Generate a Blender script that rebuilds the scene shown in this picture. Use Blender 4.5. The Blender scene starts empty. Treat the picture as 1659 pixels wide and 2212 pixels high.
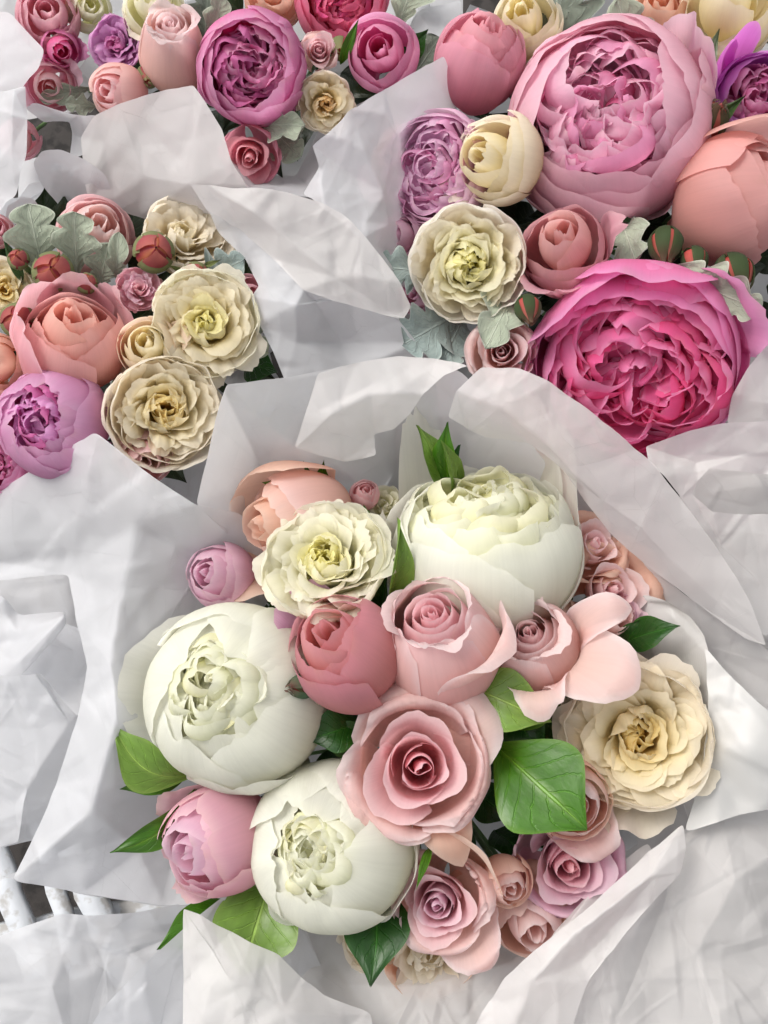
import bpy, math, random
import numpy as np
from mathutils import Vector, Matrix, geometry
PI = math.pi
R_ = math.radians
sc = bpy.context.scene
COL = sc.collection

# ------------------------------------------------------------------ camera, sky, sun, exposure
CAM = Vector((0.0, -0.10, 0.98)); TILT = R_(11)
F_PX = 2170.0                                   # focal length in units of a 1659 x 2212 frame
cam_d = bpy.data.cameras.new('camera'); cam = bpy.data.objects.new('camera', cam_d); COL.objects.link(cam)
cam.location = CAM; cam.rotation_euler = (TILT, 0, 0)
cam_d.sensor_fit = 'VERTICAL'; cam_d.sensor_height = 24; cam_d.lens = 24*F_PX/2212
cam_d.clip_start = 0.01; cam_d.clip_end = 200
sc.camera = cam
w = bpy.data.worlds.new("World"); sc.world = w; w.use_nodes = True
wn = w.node_tree.nodes; wl = w.node_tree.links
sky = wn.new('ShaderNodeTexSky'); sky.sky_type = 'NISHITA'; sky.sun_disc = False
SUN_EL, SUN_AZ = R_(50), R_(-52)                # azimuth from +Y, negative is to the left
sky.sun_elevation = SUN_EL; sky.sun_rotation = SUN_AZ; sky.dust_density = 3.0; sky.air_density = 1.0
hs = wn.new('ShaderNodeHueSaturation'); hs.inputs['Saturation'].default_value = 0.08
wl.new(sky.outputs[0], hs.inputs['Color']); wl.new(hs.outputs[0], wn['Background'].inputs[0])
wn['Background'].inputs[1].default_value = 0.15
sd = bpy.data.lights.new('sun', 'SUN'); sd.energy = 1.15; sd.angle = R_(28); sd.color = (1, .93, .84)
sun = bpy.data.objects.new('sun', sd); COL.objects.link(sun)
sdir = Vector((math.sin(SUN_AZ)*math.cos(SUN_EL), math.cos(SUN_AZ)*math.cos(SUN_EL), math.sin(SUN_EL)))
sun.rotation_euler = sdir.to_track_quat('Z', 'Y').to_euler()
sc.view_settings.view_transform = 'Standard'; sc.view_settings.look = 'None'
sc.view_settings.exposure = 0.70; sc.view_settings.gamma = 1
sc.cycles.max_bounces = 8; sc.cycles.diffuse_bounces = 4; sc.cycles.transmission_bounces = 5
sc.cycles.transparent_max_bounces = 8; sc.cycles.use_denoising = True

# ------------------------------------------------------------------ helpers
CR = cam.rotation_euler.to_matrix()
def P(px, py, z):
    d = CR @ Vector(((px-829.5)/F_PX, -(py-1106)/F_PX, -1))
    return CAM + d*((z-CAM.z)/d.z)
def scale_at(p):                                # metres per frame unit at a point
    return ((CR.inverted() @ (p-CAM)).z * -1)/F_PX
RIGHT = CR @ Vector((1, 0, 0)); UP = CR @ Vector((0, 1, 0)); TOCAM = CR @ Vector((0, 0, 1))

def lin(h):
    h = h.lstrip('#'); c = [int(h[i:i+2], 16)/255 for i in (0, 2, 4)]
    return np.array([x/12.92 if x <= .04045 else ((x+.055)/1.055)**2.4 for x in c])
rng = np.random.RandomState(7)
_T = np.random.RandomState(3).rand(64, 64, 64)
def noise(x, y, z):                              # smooth value noise in -1..1, vectorised
    x, y, z = np.broadcast_arrays(x, y, z)
    xi, yi, zi = np.floor(x).astype(int), np.floor(y).astype(int), np.floor(z).astype(int)
    fx, fy, fz = x-xi, y-yi, z-zi
    fx, fy, fz = [f*f*(3-2*f) for f in (fx, fy, fz)]
    r = 0
    for a in (0, 1):
        for b in (0, 1):
            for c in (0, 1):
                wgt = (fx if a else 1-fx)*(fy if b else 1-fy)*(fz if c else 1-fz)
                r = r + wgt*_T[(xi+a) & 63, (yi+b) & 63, (zi+c) & 63]
    return r*2-1
def smooth(a, b, x):
    t = np.clip((x-a)/(b-a), 0, 1); return t*t*(3-2*t)

def new_mesh(name, V, F, mat, col=None, uv=None, parent=None, loc=None, sm=True):
    V = np.asarray(V, dtype=np.float32); F = np.asarray(F, dtype=np.int32)
    me = bpy.data.meshes.new(name); n, k = F.shape
    me.vertices.add(len(V)); me.vertices.foreach_set('co', V.ravel())
    me.loops.add(n*k); me.loops.foreach_set('vertex_index', F.ravel())
    me.polygons.add(n); me.polygons.foreach_set('loop_start', np.arange(0, n*k, k, dtype=np.int32))
    if sm: me.polygons.foreach_set('use_smooth', np.ones(n, dtype=bool))
    if uv is not None:
        l = me.uv_layers.new(name='UVMap'); l.data.foreach_set('uv', np.asarray(uv, dtype=np.float32)[F.ravel()].ravel())
    if col is not None:
        a = me.color_attributes.new('Col', 'FLOAT_COLOR', 'POINT')
        c = np.ones((len(V), 4), dtype=np.float32); c[:, :3] = col; a.data.foreach_set('color', c.ravel())
    me.update(); me.validate()
    me.materials.append(mat)
    o = bpy.data.objects.new(name, me); COL.objects.link(o)
    if parent: o.parent = parent
    if loc is not None: o.location = loc
    return o
def grid_faces(nu, nv):                         # index = j*nu + i
    i, j = np.meshgrid(np.arange(nu-1), np.arange(nv-1)); a = (j*nu+i).ravel()
    return np.stack([a, a+1, a+nu+1, a+nu], 1)
def thing(name, label, cat, mat4=None, group=None):
    o = bpy.data.objects.new(name, None); COL.objects.link(o); o.empty_display_size = .01
    if mat4 is not None: o.matrix_world = mat4
    o['label'] = label; o['category'] = cat
    if group: o['group'] = group
    return o
def frame(p, z, spin=0.0):
    z = z.normalized(); x = UP.cross(z)
    if x.length < .1: x = RIGHT.copy()
    x.normalize(); y = z.cross(x)
    m = Matrix((x, y, z)).transposed().to_4x4(); m.translation = p
    return m @ Matrix.Rotation(spin, 4, 'Z')

# ------------------------------------------------------------------ materials
def mat(name):
    m = bpy.data.materials.new(name); m.use_nodes = True
    nt = m.node_tree; return m, nt, nt.nodes, nt.links, nt.nodes['Principled BSDF'], nt.nodes['Material Output']
def leafy(name, rough, transl, spec, streak, bump, colvar=.12, sheen=0., coat=0., sss=0., fine=0., veins=None):
    m, nt, N, L, B, O = mat(name)
    at = N.new('ShaderNodeAttribute'); at.attribute_name = 'Col'
    tc = N.new('ShaderNodeTexCoord'); mp = N.new('ShaderNodeMapping'); L.new(tc.outputs['UV'], mp.inputs[0])
    mp.inputs['Scale'].default_value = streak
    oi = N.new('ShaderNodeObjectInfo'); ad = N.new('ShaderNodeVectorMath'); ad.operation = 'ADD'
    L.new(mp.outputs[0], ad.inputs[0]); L.new(oi.outputs['Location'], ad.inputs[1])
    n1 = N.new('ShaderNodeTexNoise'); n1.inputs['Scale'].default_value = 1.0; n1.inputs['Detail'].default_value = 4
    L.new(ad.outputs[0], n1.inputs['Vector'])
    n2 = N.new('ShaderNodeTexNoise'); n2.inputs['Scale'].default_value = 60; n2.inputs['Detail'].default_value = 3
    L.new(tc.outputs['Object'], n2.inputs['Vector'])
    mr = N.new('ShaderNodeMapRange'); mr.inputs[1].default_value = .3; mr.inputs[2].default_value = .7
    mr.inputs[3].default_value = 1-colvar; mr.inputs[4].default_value = 1.0+colvar*.5
    L.new(n1.outputs[0], mr.inputs[0])
    mr2 = N.new('ShaderNodeMapRange'); mr2.inputs[1].default_value = .3; mr2.inputs[2].default_value = .7
    mr2.inputs[3].default_value = 1-colvar*.7; mr2.inputs[4].default_value = 1.0+colvar*.4
    L.new(n2.outputs[0], mr2.inputs[0])
    mu = N.new('ShaderNodeMath'); mu.operation = 'MULTIPLY'; L.new(mr.outputs[0], mu.inputs[0]); L.new(mr2.outputs[0], mu.inputs[1])
    if fine:                                     # hair-fine veins running from base to rim
        m3 = N.new('ShaderNodeMapping'); m3.inputs['Scale'].default_value = (34, 2.2, 1); L.new(tc.outputs['UV'], m3.inputs[0])
        a3 = N.new('ShaderNodeVectorMath'); a3.operation = 'ADD'; L.new(m3.outputs[0], a3.inputs[0]); L.new(oi.outputs['Location'], a3.inputs[1])
        n3 = N.new('ShaderNodeTexNoise'); n3.inputs['Scale'].default_value = 1; n3.inputs['Detail'].default_value = 3; L.new(a3.outputs[0], n3.inputs['Vector'])
        r3 = N.new('ShaderNodeMapRange'); r3.inputs[1].default_value = .3; r3.inputs[2].default_value = .7; r3.inputs[3].default_value = 1-fine; r3.inputs[4].default_value = 1+fine*.5
        L.new(n3.outputs[0], r3.inputs[0]); m4 = N.new('ShaderNodeMath'); m4.operation = 'MULTIPLY'; L.new(mu.outputs[0], m4.inputs[0]); L.new(r3.outputs[0], m4.inputs[1]); mu = m4
    mx = N.new('ShaderNodeVectorMath'); mx.operation = 'SCALE'; L.new(at.outputs['Color'], mx.inputs[0]); L.new(mu.outputs[0], mx.inputs['Scale'])
    if veins:
        def mth(op, x, y=None):
            q = N.new('ShaderNodeMath'); q.operation = op
            for k, z in ((0, x), (1, y)):
                if z is None: continue
                if isinstance(z, (int, float)): q.inputs[k].default_value = z
                else: L.new(z, q.inputs[k])
            return q.outputs[0]
        sx = N.new('ShaderNodeSeparateXYZ'); L.new(tc.outputs['UV'], sx.inputs[0]); au = mth('ABSOLUTE', sx.outputs[0])
        wob = mth('MULTIPLY', n1.outputs[0], .5); ph = mth('ADD', mth('SUBTRACT', mth('MULTIPLY', sx.outputs[1], veins[0]), mth('MULTIPLY', mth('POWER', au, .8), veins[1])), wob)
        fr = mth('ABSOLUTE', mth('SUBTRACT', mth('FRACT', ph), .5)); vm = mth('MULTIPLY', mth('LESS_THAN', fr, .045), mth('LESS_THAN', au, .86))
        ns = N.new('ShaderNodeMapRange'); ns.interpolation_type = 'SMOOTHSTEP'; ns.inputs[1].default_value = .02; ns.inputs[2].default_value = .085; ns.inputs[3].default_value = 1; ns.inputs[4].default_value = 0; L.new(fr, ns.inputs[0])
        vm = mth('MULTIPLY', ns.outputs[0], mth('SUBTRACT', 1.0, mth('POWER', au, 3.0)))
        md = N.new('ShaderNodeMapRange'); md.interpolation_type = 'SMOOTHSTEP'; md.inputs[1].default_value = .015; md.inputs[2].default_value = .05; md.inputs[3].default_value = 1; md.inputs[4].default_value = 0; L.new(au, md.inputs[0])
        vm = mth('MAXIMUM', mth('MULTIPLY', vm, .6), md.outputs[0])
        vc = N.new('ShaderNodeVectorMath'); vc.operation = 'SCALE'; L.new(mx.outputs[0], vc.inputs[0]); L.new(mth('ADD', 1.0, mth('MULTIPLY', vm, veins[2])), vc.inputs['Scale']); mx = vc
    L.new(mx.outputs[0], B.inputs['Base Color'])
    B.inputs['Roughness'].default_value = rough; B.inputs['Specular IOR Level'].default_value = spec
    B.inputs['Sheen Weight'].default_value = sheen; B.inputs['Coat Weight'].default_value = coat; B.inputs['Coat Roughness'].default_value = .25
    if sss: 
        B.inputs['Subsurface Weight'].default_value = sss; B.inputs['Subsurface Radius'].default_value = (.006, .004, .003); B.inputs['Subsurface Scale'].default_value = 1
    bp = N.new('ShaderNodeBump'); bp.inputs['Strength'].default_value = bump; bp.inputs['Distance'].default_value = .001
    L.new(n1.outputs[0], bp.inputs['Height'])
    if fine:
        bq = N.new('ShaderNodeBump'); bq.inputs['Strength'].default_value = .25; bq.inputs['Distance'].default_value = .0005; L.new(n3.outputs[0], bq.inputs['Height']); L.new(bp.outputs[0], bq.inputs['Normal']); bp = bq
    if veins:
        bv = N.new('ShaderNodeBump'); bv.inputs['Strength'].default_value = .7; bv.inputs['Distance'].default_value = .0012*veins[3]; L.new(vm, bv.inputs['Height']); L.new(bp.outputs[0], bv.inputs['Normal']); bp = bv
    L.new(bp.outputs[0], B.inputs['Normal'])
    t = N.new('ShaderNodeBsdfTranslucent'); L.new(mx.outputs[0], t.inputs['Color']); L.new(bp.outputs[0], t.inputs['Normal'])
    ms = N.new('ShaderNodeMixShader'); ms.inputs[0].default_value = transl
    L.new(B.outputs[0], ms.inputs[1]); L.new(t.outputs[0], ms.inputs[2]); L.new(ms.outputs[0], O.inputs[0])
    return m
M_PETAL = leafy('petal', .58, .58, .2, (7, 1.0, 1), .10, .025, sheen=.1, fine=.022)
M_LEAF = leafy('leaf_green', .38, .18, .45, (5, 9, 1), .5, .16, coat=.12, veins=(7, 2.2, .55, -1))
M_FELT = leafy('leaf_felt', .9, .12, .1, (12, 12, 1), .6, .14, sheen=.5, veins=(6, 2.0, .22, 1))
M_BUD = leafy('bud', .5, .1, .3, (6, 3, 1), .3, .3)

def paper_mat(name, col, transp=.14, transl=.45):
    m, nt, N, L, B, O = mat(name)
    tc = N.new('ShaderNodeTexCoord')
    n1 = N.new('ShaderNodeTexNoise'); n1.inputs['Scale'].default_value = 22; n1.inputs['Detail'].default_value = 6
    L.new(tc.outputs['Object'], n1.inputs['Vector'])
    mr = N.new('ShaderNodeMapRange'); mr.inputs[1].default_value = .3; mr.inputs[2].default_value = .7
    mr.inputs[3].default_value = .94; mr.inputs[4].default_value = 1.03; L.new(n1.outputs[0], mr.inputs[0])
    mx = N.new('ShaderNodeVectorMath'); mx.operation = 'SCALE'; mx.inputs[0].default_value = col; L.new(mr.outputs[0], mx.inputs['Scale'])
    L.new(mx.outputs[0], B.inputs['Base Color']); B.inputs['Roughness'].default_value = .6; B.inputs['Specular IOR Level'].default_value = .25
    # fine fibre and soft crease relief
    n2 = N.new('ShaderNodeTexNoise'); n2.inputs['Scale'].default_value = 420; n2.inputs['Detail'].default_value = 2
    mp = N.new('ShaderNodeMapping'); mp.inputs['Scale'].default_value = (1, .35, 1); L.new(tc.outputs['Object'], mp.inputs[0]); L.new(mp.outputs[0], n2.inputs['Vector'])
    vo = N.new('ShaderNodeTexVoronoi'); vo.feature = 'DISTANCE_TO_EDGE'; vo.inputs['Scale'].default_value = 16
    wv = N.new('ShaderNodeVectorMath'); wv.operation = 'MULTIPLY_ADD'; wv.inputs[1].default_value = (.05, .05, .05)
    L.new(n1.outputs['Color'], wv.inputs[0]); L.new(tc.outputs['Object'], wv.inputs[2]); L.new(wv.outputs[0], vo.inputs['Vector'])
    b1 = N.new('ShaderNodeBump'); b1.inputs['Strength'].default_value = .12; b1.inputs['Distance'].default_value = .0006; L.new(n2.outputs[0], b1.inputs['Height'])
    b2 = N.new('ShaderNodeBump'); b2.inputs['Strength'].default_value = .25; b2.inputs['Distance'].default_value = .004; L.new(vo.outputs['Distance'], b2.inputs['Height'])
    L.new(b1.outputs[0], b2.inputs['Normal']); last = b2
    for sc3, tilt in ((17, .16), (40, .07)):     # crumple: every cell of the sheet tilts its own way, meeting in sharp creases
        v3 = N.new('ShaderNodeTexVoronoi'); v3.inputs['Scale'].default_value = sc3; v3.inputs['Randomness'].default_value = 1
        m3 = N.new('ShaderNodeMapping'); m3.inputs['Rotation'].default_value = (0, 0, sc3*.3); m3.inputs['Scale'].default_value = (1, .5, 1); L.new(tc.outputs['Object'], m3.inputs[0]); L.new(m3.outputs[0], v3.inputs['Vector'])
        d3 = N.new('ShaderNodeVectorMath'); d3.operation = 'SUBTRACT'; L.new(m3.outputs[0], d3.inputs[0]); L.new(v3.outputs['Position'], d3.inputs[1])
        c3 = N.new('ShaderNodeVectorMath'); c3.operation = 'SUBTRACT'; L.new(v3.outputs['Color'], c3.inputs[0]); c3.inputs[1].default_value = (.5, .5, .5)
        p3 = N.new('ShaderNodeVectorMath'); p3.operation = 'DOT_PRODUCT'; L.new(d3.outputs[0], p3.inputs[0]); L.new(c3.outputs[0], p3.inputs[1])
        b3 = N.new('ShaderNodeBump'); b3.inputs['Strength'].default_value = 1; b3.inputs['Distance'].default_value = tilt
        L.new(p3.outputs['Value'], b3.inputs['Height']); L.new(last.outputs[0], b3.inputs['Normal']); last = b3
    L.new(last.outputs[0], B.inputs['Normal'])
    t = N.new('ShaderNodeBsdfTranslucent'); L.new(mx.outputs[0], t.inputs['Color'])
    tp = N.new('ShaderNodeBsdfTransparent')
    ms = N.new('ShaderNodeMixShader'); ms.inputs[0].default_value = transl; L.new(B.outputs[0], ms.inputs[1]); L.new(t.outputs[0], ms.inputs[2])
    m2 = N.new('ShaderNodeMixShader'); m2.inputs[0].default_value = transp; L.new(ms.outputs[0], m2.inputs[1]); L.new(tp.outputs[0], m2.inputs[2])
    L.new(m2.outputs[0], O.inputs[0])
    return m
M_TISSUE_COOL_LIT = paper_mat('tissue_paper_cool_lit', (.765, .77, .795))  # white tissue with the cool cast of skylight put into its colour
M_TISSUE_WARM_LIT = paper_mat('tissue_paper_warm_lit', (.79, .77, .762))  # same white tissue, warm bounced light tinted into the colour
def simple(name, col, rough=.7, var=.2, scale=30, bump=.3, col2=None):
    m, nt, N, L, B, O = mat(name)
    tc = N.new('ShaderNodeTexCoord'); n1 = N.new('ShaderNodeTexNoise'); n1.inputs['Scale'].default_value = scale; n1.inputs['Detail'].default_value = 6
    L.new(tc.outputs['Object'], n1.inputs['Vector']); cr = N.new('ShaderNodeValToRGB')
    c2 = col2 if col2 is not None else [c*(1-var) for c in col]
    cr.color_ramp.elements[0].position = .40; cr.color_ramp.elements[0].color = (*c2, 1)
    cr.color_ramp.elements[1].position = .50; cr.color_ramp.elements[1].color = (*col, 1)
    L.new(n1.outputs[0], cr.inputs[0]); L.new(cr.outputs[0], B.inputs['Base Color']); B.inputs['Roughness'].default_value = rough
    bp = N.new('ShaderNodeBump'); bp.inputs['Strength'].default_value = bump; bp.inputs['Distance'].default_value = .002
    L.new(n1.outputs[0], bp.inputs['Height']); L.new(bp.outputs[0], B.inputs['Normal'])
    return m
M_STEM = simple('stem_green', (.09, .17, .05), .5)
M_SLAT = simple('chipped_white_paint', (.52, .54, .57), .6, scale=80, col2=(.36, .35, .34), bump=.6)
M_DARK = simple('dark_soil', (.035, .03, .028), .9, .6, 60, .8)
def satin():
    m, nt, N, L, B, O = mat('white_satin')
    B.inputs['Base Color'].default_value = (.45, .445, .435, 1); B.inputs['Roughness'].default_value = .5
    B.inputs['Specular IOR Level'].default_value = .5; B.inputs['Sheen Weight'].default_value = .2; B.inputs['Anisotropic'].default_value = .0
    tc = N.new('ShaderNodeTexCoord'); wv = N.new('ShaderNodeTexWave'); wv.inputs['Scale'].default_value = 420; wv.inputs['Distortion'].default_value = .3
    L.new(tc.outputs['Object'], wv.inputs['Vector']); bp = N.new('ShaderNodeBump'); bp.inputs['Strength'].default_value = .10; bp.inputs['Distance'].default_value = .0003
    L.new(wv.outputs[0], bp.inputs['Height']); L.new(bp.outputs[0], B.inputs['Normal'])
    return m
M_SATIN = satin()

# ------------------------------------------------------------------ petals
BRUISE = lin('#b98f68'); GAM = .70; SAT = .80
def spline(pts, t):                              # Catmull-Rom through pts, t in 0..1 by chord length
    pts = np.asarray(pts, float); d = np.r_[0, np.cumsum(np.hypot(*np.diff(pts, axis=0).T))]; d /= d[-1]
    p = np.vstack([2*pts[0]-pts[1], pts, 2*pts[-1]-pts[-2]])
    k = np.clip(np.searchsorted(d, t, 'right')-1, 0, len(pts)-2); f = (t-d[k])/(d[k+1]-d[k]); f = f[..., None]
    a, b, c, e = p[k], p[k+1], p[k+2], p[k+3]
    return .5*((2*b)+(c-a)*f+(2*a-5*b+4*c-e)*f*f+(3*b-a-3*c+e)*f**3)

def petal(parent, prof, az, half, R, pal, nu=11, nv=13, spiral=.04, flat=1., base=.25, rnd=.25, pw=2.6, frill=0., ffreq=6.,
          warp=.02, tip=0., ctr=(0, 0), notch=0., cusp=0., twist=0., name='petal', fold=0., wav=0., wfreq=3., tuck=0., lean=0., grow=0.55):
    """prof: (r,z) points in units of R, from base to rim; az/half: azimuth and half width in radians."""
    s1, s2, s3 = rng.rand(3)*40; nu = int(nu*1.4)|1; nv = int(nv*1.15)
    u = np.linspace(-1, 1, nu)[None, :].repeat(nv, 0); v = np.linspace(0, 1, nv)[:, None].repeat(nu, 1)
    edge = 1 - rnd*np.abs(u)**pw - frill*(.5+.5*noise(u*ffreq+s1, s2, s3)) - frill*.5*(.5+.5*noise(u*ffreq*2.7+s1, s3, s2))
    edge = edge - (.012+.12*frill)*np.abs(noise(u*9+s3, s1, s2))*2 - notch*np.exp(-(u/.15)**2) + cusp*np.exp(-(np.abs(u)/.28)**1.3)
    s = v*np.clip(edge, .2, 1.25)
    sc_ = np.clip(s, 0, 1)
    rz = spline(prof, sc_); r, z = rz[..., 0], rz[..., 1]
    over = np.maximum(s-1, 0)
    d = spline(prof, np.array([.97, 1.])); dd = (d[1]-d[0]); dd /= np.linalg.norm(dd)+1e-9
    plen = 1.6
    r = r+over*dd[0]*plen; z = z+over*dd[1]*plen
    th = half*(base+(1-base)*smooth(0, grow, v))
    if nu > 3: th = th*(1 - .0*v)
    x = np.maximum(r, .02)*th*u; Rc = np.maximum(r, .02)*flat
    # normal of the profile curve (pointing to the axis / up)
    e = .01; q0 = spline(prof, np.clip(sc_-e, 0, 1)); q1 = spline(prof, np.clip(sc_+e, 0, 1)); t = q1-q0; t /= np.linalg.norm(t, axis=-1, keepdims=True)+1e-9
    nr, nz = -t[..., 1], t[..., 0]
    off = warp*smooth(.1, 1, v)*noise(u*1.3+s2, v*1.5+s1, s3) + warp*.4*smooth(.3, 1, v)*noise(u*3+s3, v*3.1+s1, s2)
    off = off + wav*smooth(.55, 1, v)*noise(u*wfreq+s1, v*1.2, s3) - spiral*u + tuck
    off = off + fold*(np.abs(u)**1.5)*smooth(.3, 1, v) + .011*smooth(.15, 1, v)*noise(u*3.6+s3, v*.9+s1, s2)
    bend = Rc*(1-np.cos(x/Rc)); lat = Rc*np.sin(x/Rc)+lean*v*v
    rad = r - bend + nr*off; zz = z + nz*off
    a = az + twist*v
    X = rad*np.cos(a)-lat*np.sin(a)+ctr[0]; Y = rad*np.sin(a)+lat*np.cos(a)+ctr[1]
    V = np.stack([X, Y, zz], -1).reshape(-1, 3)*R
    # colour: petal base -> middle -> rim, paler lip, slight blotch
    b, m_, t_ = pal[0], pal[1], pal[2]
    k1 = smooth(0., .6, v)[..., None]; k2 = smooth(.55, 1., v)[..., None]
    c = b*(1-k1)+m_*k1; c = c*(1-k2)+t_*k2
    if len(pal) > 3:
        ed = np.maximum(smooth(.9, 1., v), smooth(.88, 1., np.abs(u))*smooth(.4, .8, v))[..., None]; c = c*(1-ed*.8)+pal[3]*ed*.8
    br = (smooth(.90, 1, v)*smooth(.25, .7, noise(u*3.5+s2, v*3, s1))*.22+smooth(.62, .8, noise(u*4+s1, v*5+s3, s2))*.10)[..., None]*(1-.75*smooth(.55, .7, float(m_ @ np.array([.3, .6, .1])))); c = c*(1-br)+BRUISE*br
    j = 1+.06*noise(u*1.5+s1, v*2+s2, s3)[..., None]+(rng.rand()-.5)*.10
    lum = (c @ np.array([.3, .6, .1]))[..., None]; c = (lum+(c-lum)*(SAT+.16*smooth(.5, .72, lum)*(c[..., 1:2] > c[..., 2:3]*1.03)))*lum**(GAM-1)*j; c = c*(.90/np.maximum(c.max(-1, keepdims=True), .90))
    return new_mesh(name, V, grid_faces(nu, nv), M_PETAL, c.reshape(-1, 3), np.stack([u, v], -1).reshape(-1, 2), parent)

def sph(r, a1, sz=1., a0=8, n=7, lip=None, sx=1.):   # profile on a ball of radius r from polar angle a0 to a1 (degrees, 0 = bottom)
    a = np.radians(np.linspace(a0, a1, n)); p = [(sx*r*math.sin(x), -sz*r*math.cos(x)) for x in a]
    if lip: p.append((p[-1][0]+lip[0], p[-1][1]+lip[1]))
    return p
def pal(*hx): return [lin(h) for h in hx]
def mixp(p, q, t): return [a*(1-t)+b*t for a, b in zip(p, q)]
def rj(s): return (rng.rand()-.5)*2*s

def peony(t, R, P_out, P_in, P_deep, close=140, hole=.55, inner=42, guards=6, layers=2, frill=.06, sz=.95, loose=(), mid=0, midp=None, depth=0., ell=0., ga=None, isc=1., cj=7, wi=0.):
    ga = rng.rand()*6.28 if ga is None else ga
    for L in range(layers):
        rr = 1-.07*L; n = guards
        for i in range(n):
            az = ga+L*.5*6.28/n+i*6.28/n+rj(.12)
            petal(t, sph(rr+rj(.015), close+L*7+rj(cj)+ell*math.cos(2*az), sz, lip=(-.02, .03)), az, R_(56+rj(6)), R, P_out, 15, 17, spiral=.048, rnd=.20, pw=2.4, frill=frill*.6, ffreq=3, warp=.035, wav=.03, notch=rng.rand()*.06)
    for k in range(3):                               # short outermost petals that break the ball's outline
        petal(t, sph(1.035+rj(.01), min(close-14, 112)+rj(16), sz, lip=(.05+rj(.03), .03)), ga+k*2.2+rj(.5), R_(40+rj(8)), R, P_out, 17, 15, spiral=.05, rnd=.34, frill=frill*.9, ffreq=3, warp=.05, wav=.05, notch=rng.rand()*.1)
    for k in range(mid):                             # rows of ragged middle petals inside the cup
        f = k/max(1, mid-1); rr = .86-.30*f
        az = k*2.39996+rj(.2)
        petal(t, sph(rr, close+2-18*f*rng.rand()+rj(9), sz, a0=25, lip=(.02*rj(1)+.03, .06)), az, R_(24+rj(8))*(1+f*.5), R, midp or P_in, 11, 12, spiral=.06, rnd=.22, frill=frill*2.2, ffreq=5, warp=.07, wav=.09, wfreq=3.5)
    zt = -sz*math.cos(R_(close))                     # height of the cup's rim
    for k in range(inner):
        f = math.sqrt((k+.5)/inner); a = k*2.39996+rj(.3); rad = f*hole
        z1 = zt*(1.0-depth*(1-f))+rj(.09)-.16*f*f+.08+.06*(isc > 1); z0 = z1-.62-rj(.1)
        cx, cy = rad*math.cos(a)*.6, rad*math.sin(a)*.6
        o = rad*.4; cu = .16+.2*rng.rand()
        pr = [(.02, z0), (o*.5+.05, z0+.2), (o+.09+cu*.3, z1-.2), (o+.07+rj(.05), z1-.05), (o+.03-rj(.12), z1+.02)]
        c_ = P_in if rng.rand() < .72 else P_deep
        petal(t, pr, a+rj(1.2), R_(88+rj(35))*isc, R, c_, 13, 12, spiral=.09, rnd=.22, frill=(frill*1.6+.03)/isc, ffreq=2.6/isc, warp=.12, ctr=(cx, cy), wav=.13/isc, wfreq=2.0/isc)
    for (az, lean_, width, ln, drop) in loose:       # loosened outer petals that stand away from the ball
        pr = [(.1, -.9*sz), (.75, -.75*sz), (1.02, -.15), (1.02+lean_*.5, .25*ln), (1.0+lean_, .55*ln-drop)]
        petal(t, pr, az, R_(width), R, P_out, 15, 15, rnd=.3, frill=.08, ffreq=3.5, warp=.05, wav=.06, flat=1.2)

def rose(t, R, P_out, P_mid, P_in, n=11, H=1.15, open_=1.0, outer=5, flare=.32, tipc=.10, rmax=1., core=.05, drop=.30, topz=.25, pw_out=None):
    """hybrid tea rose: a tight spiral bud in wider and wider rolled petals"""
    a = rng.rand()*6.28
    for i in range(n):
        f = i/(n-1.); r = core+(.60*open_-core)*f**1.1
        zt = topz+.20-.12*f-.22*f*f+rj(.03)
        h = R_(165-95*f**.7)
        roll = -.04+.21*f; cx, cy = rj(.03*f), rj(.03*f)
        k = 1.10-.42*f
        pr = [(.03, -H*.9), (r*.62*k+.02, -H*.62), (r*k+.02, -.25), (r*(1.04-.20*f)+.02, zt-.18), (r+roll*.2, zt-.05), (max(.01, r+roll), zt-.02*f)]
        petal(t, pr, a, h, R, mixp(P_in, P_mid, f), 19, 15, spiral=.045+.03*f, rnd=.14+.06*f, pw=2.2, frill=.035, ffreq=2.5, warp=.055, wav=.04, wfreq=2, cusp=.03+.03*f, base=.7, ctr=(cx, cy))
        a += 2.15+rj(.25)
    for i in range(outer):
        f = (i+1)/outer; r = .62*open_+(rmax*.78-.62*open_)*f; fl = flare*(.5+.6*f)*(1+rj(.25))
        zt = topz-.14-drop*f*.6
        pr = [(.04, -H*.9), (r*.80, -H*.66), (r*1.04, -.34), (r*1.06, zt-.20), (r*1.06+fl*.45, zt+.0), (r+fl*.95, zt-.02-.05*f), (r+fl*1.15, zt-.12-.10*f)]
        petal(t, pr, a, R_(64+rj(6)), R, P_out, 19, 17, spiral=.05, rnd=.20, pw=2.2, frill=.035, ffreq=3, warp=.07, wav=.055, cusp=tipc, base=.6, flat=1.15)
        a += 2.39996*.9+rj(.2)

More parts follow.
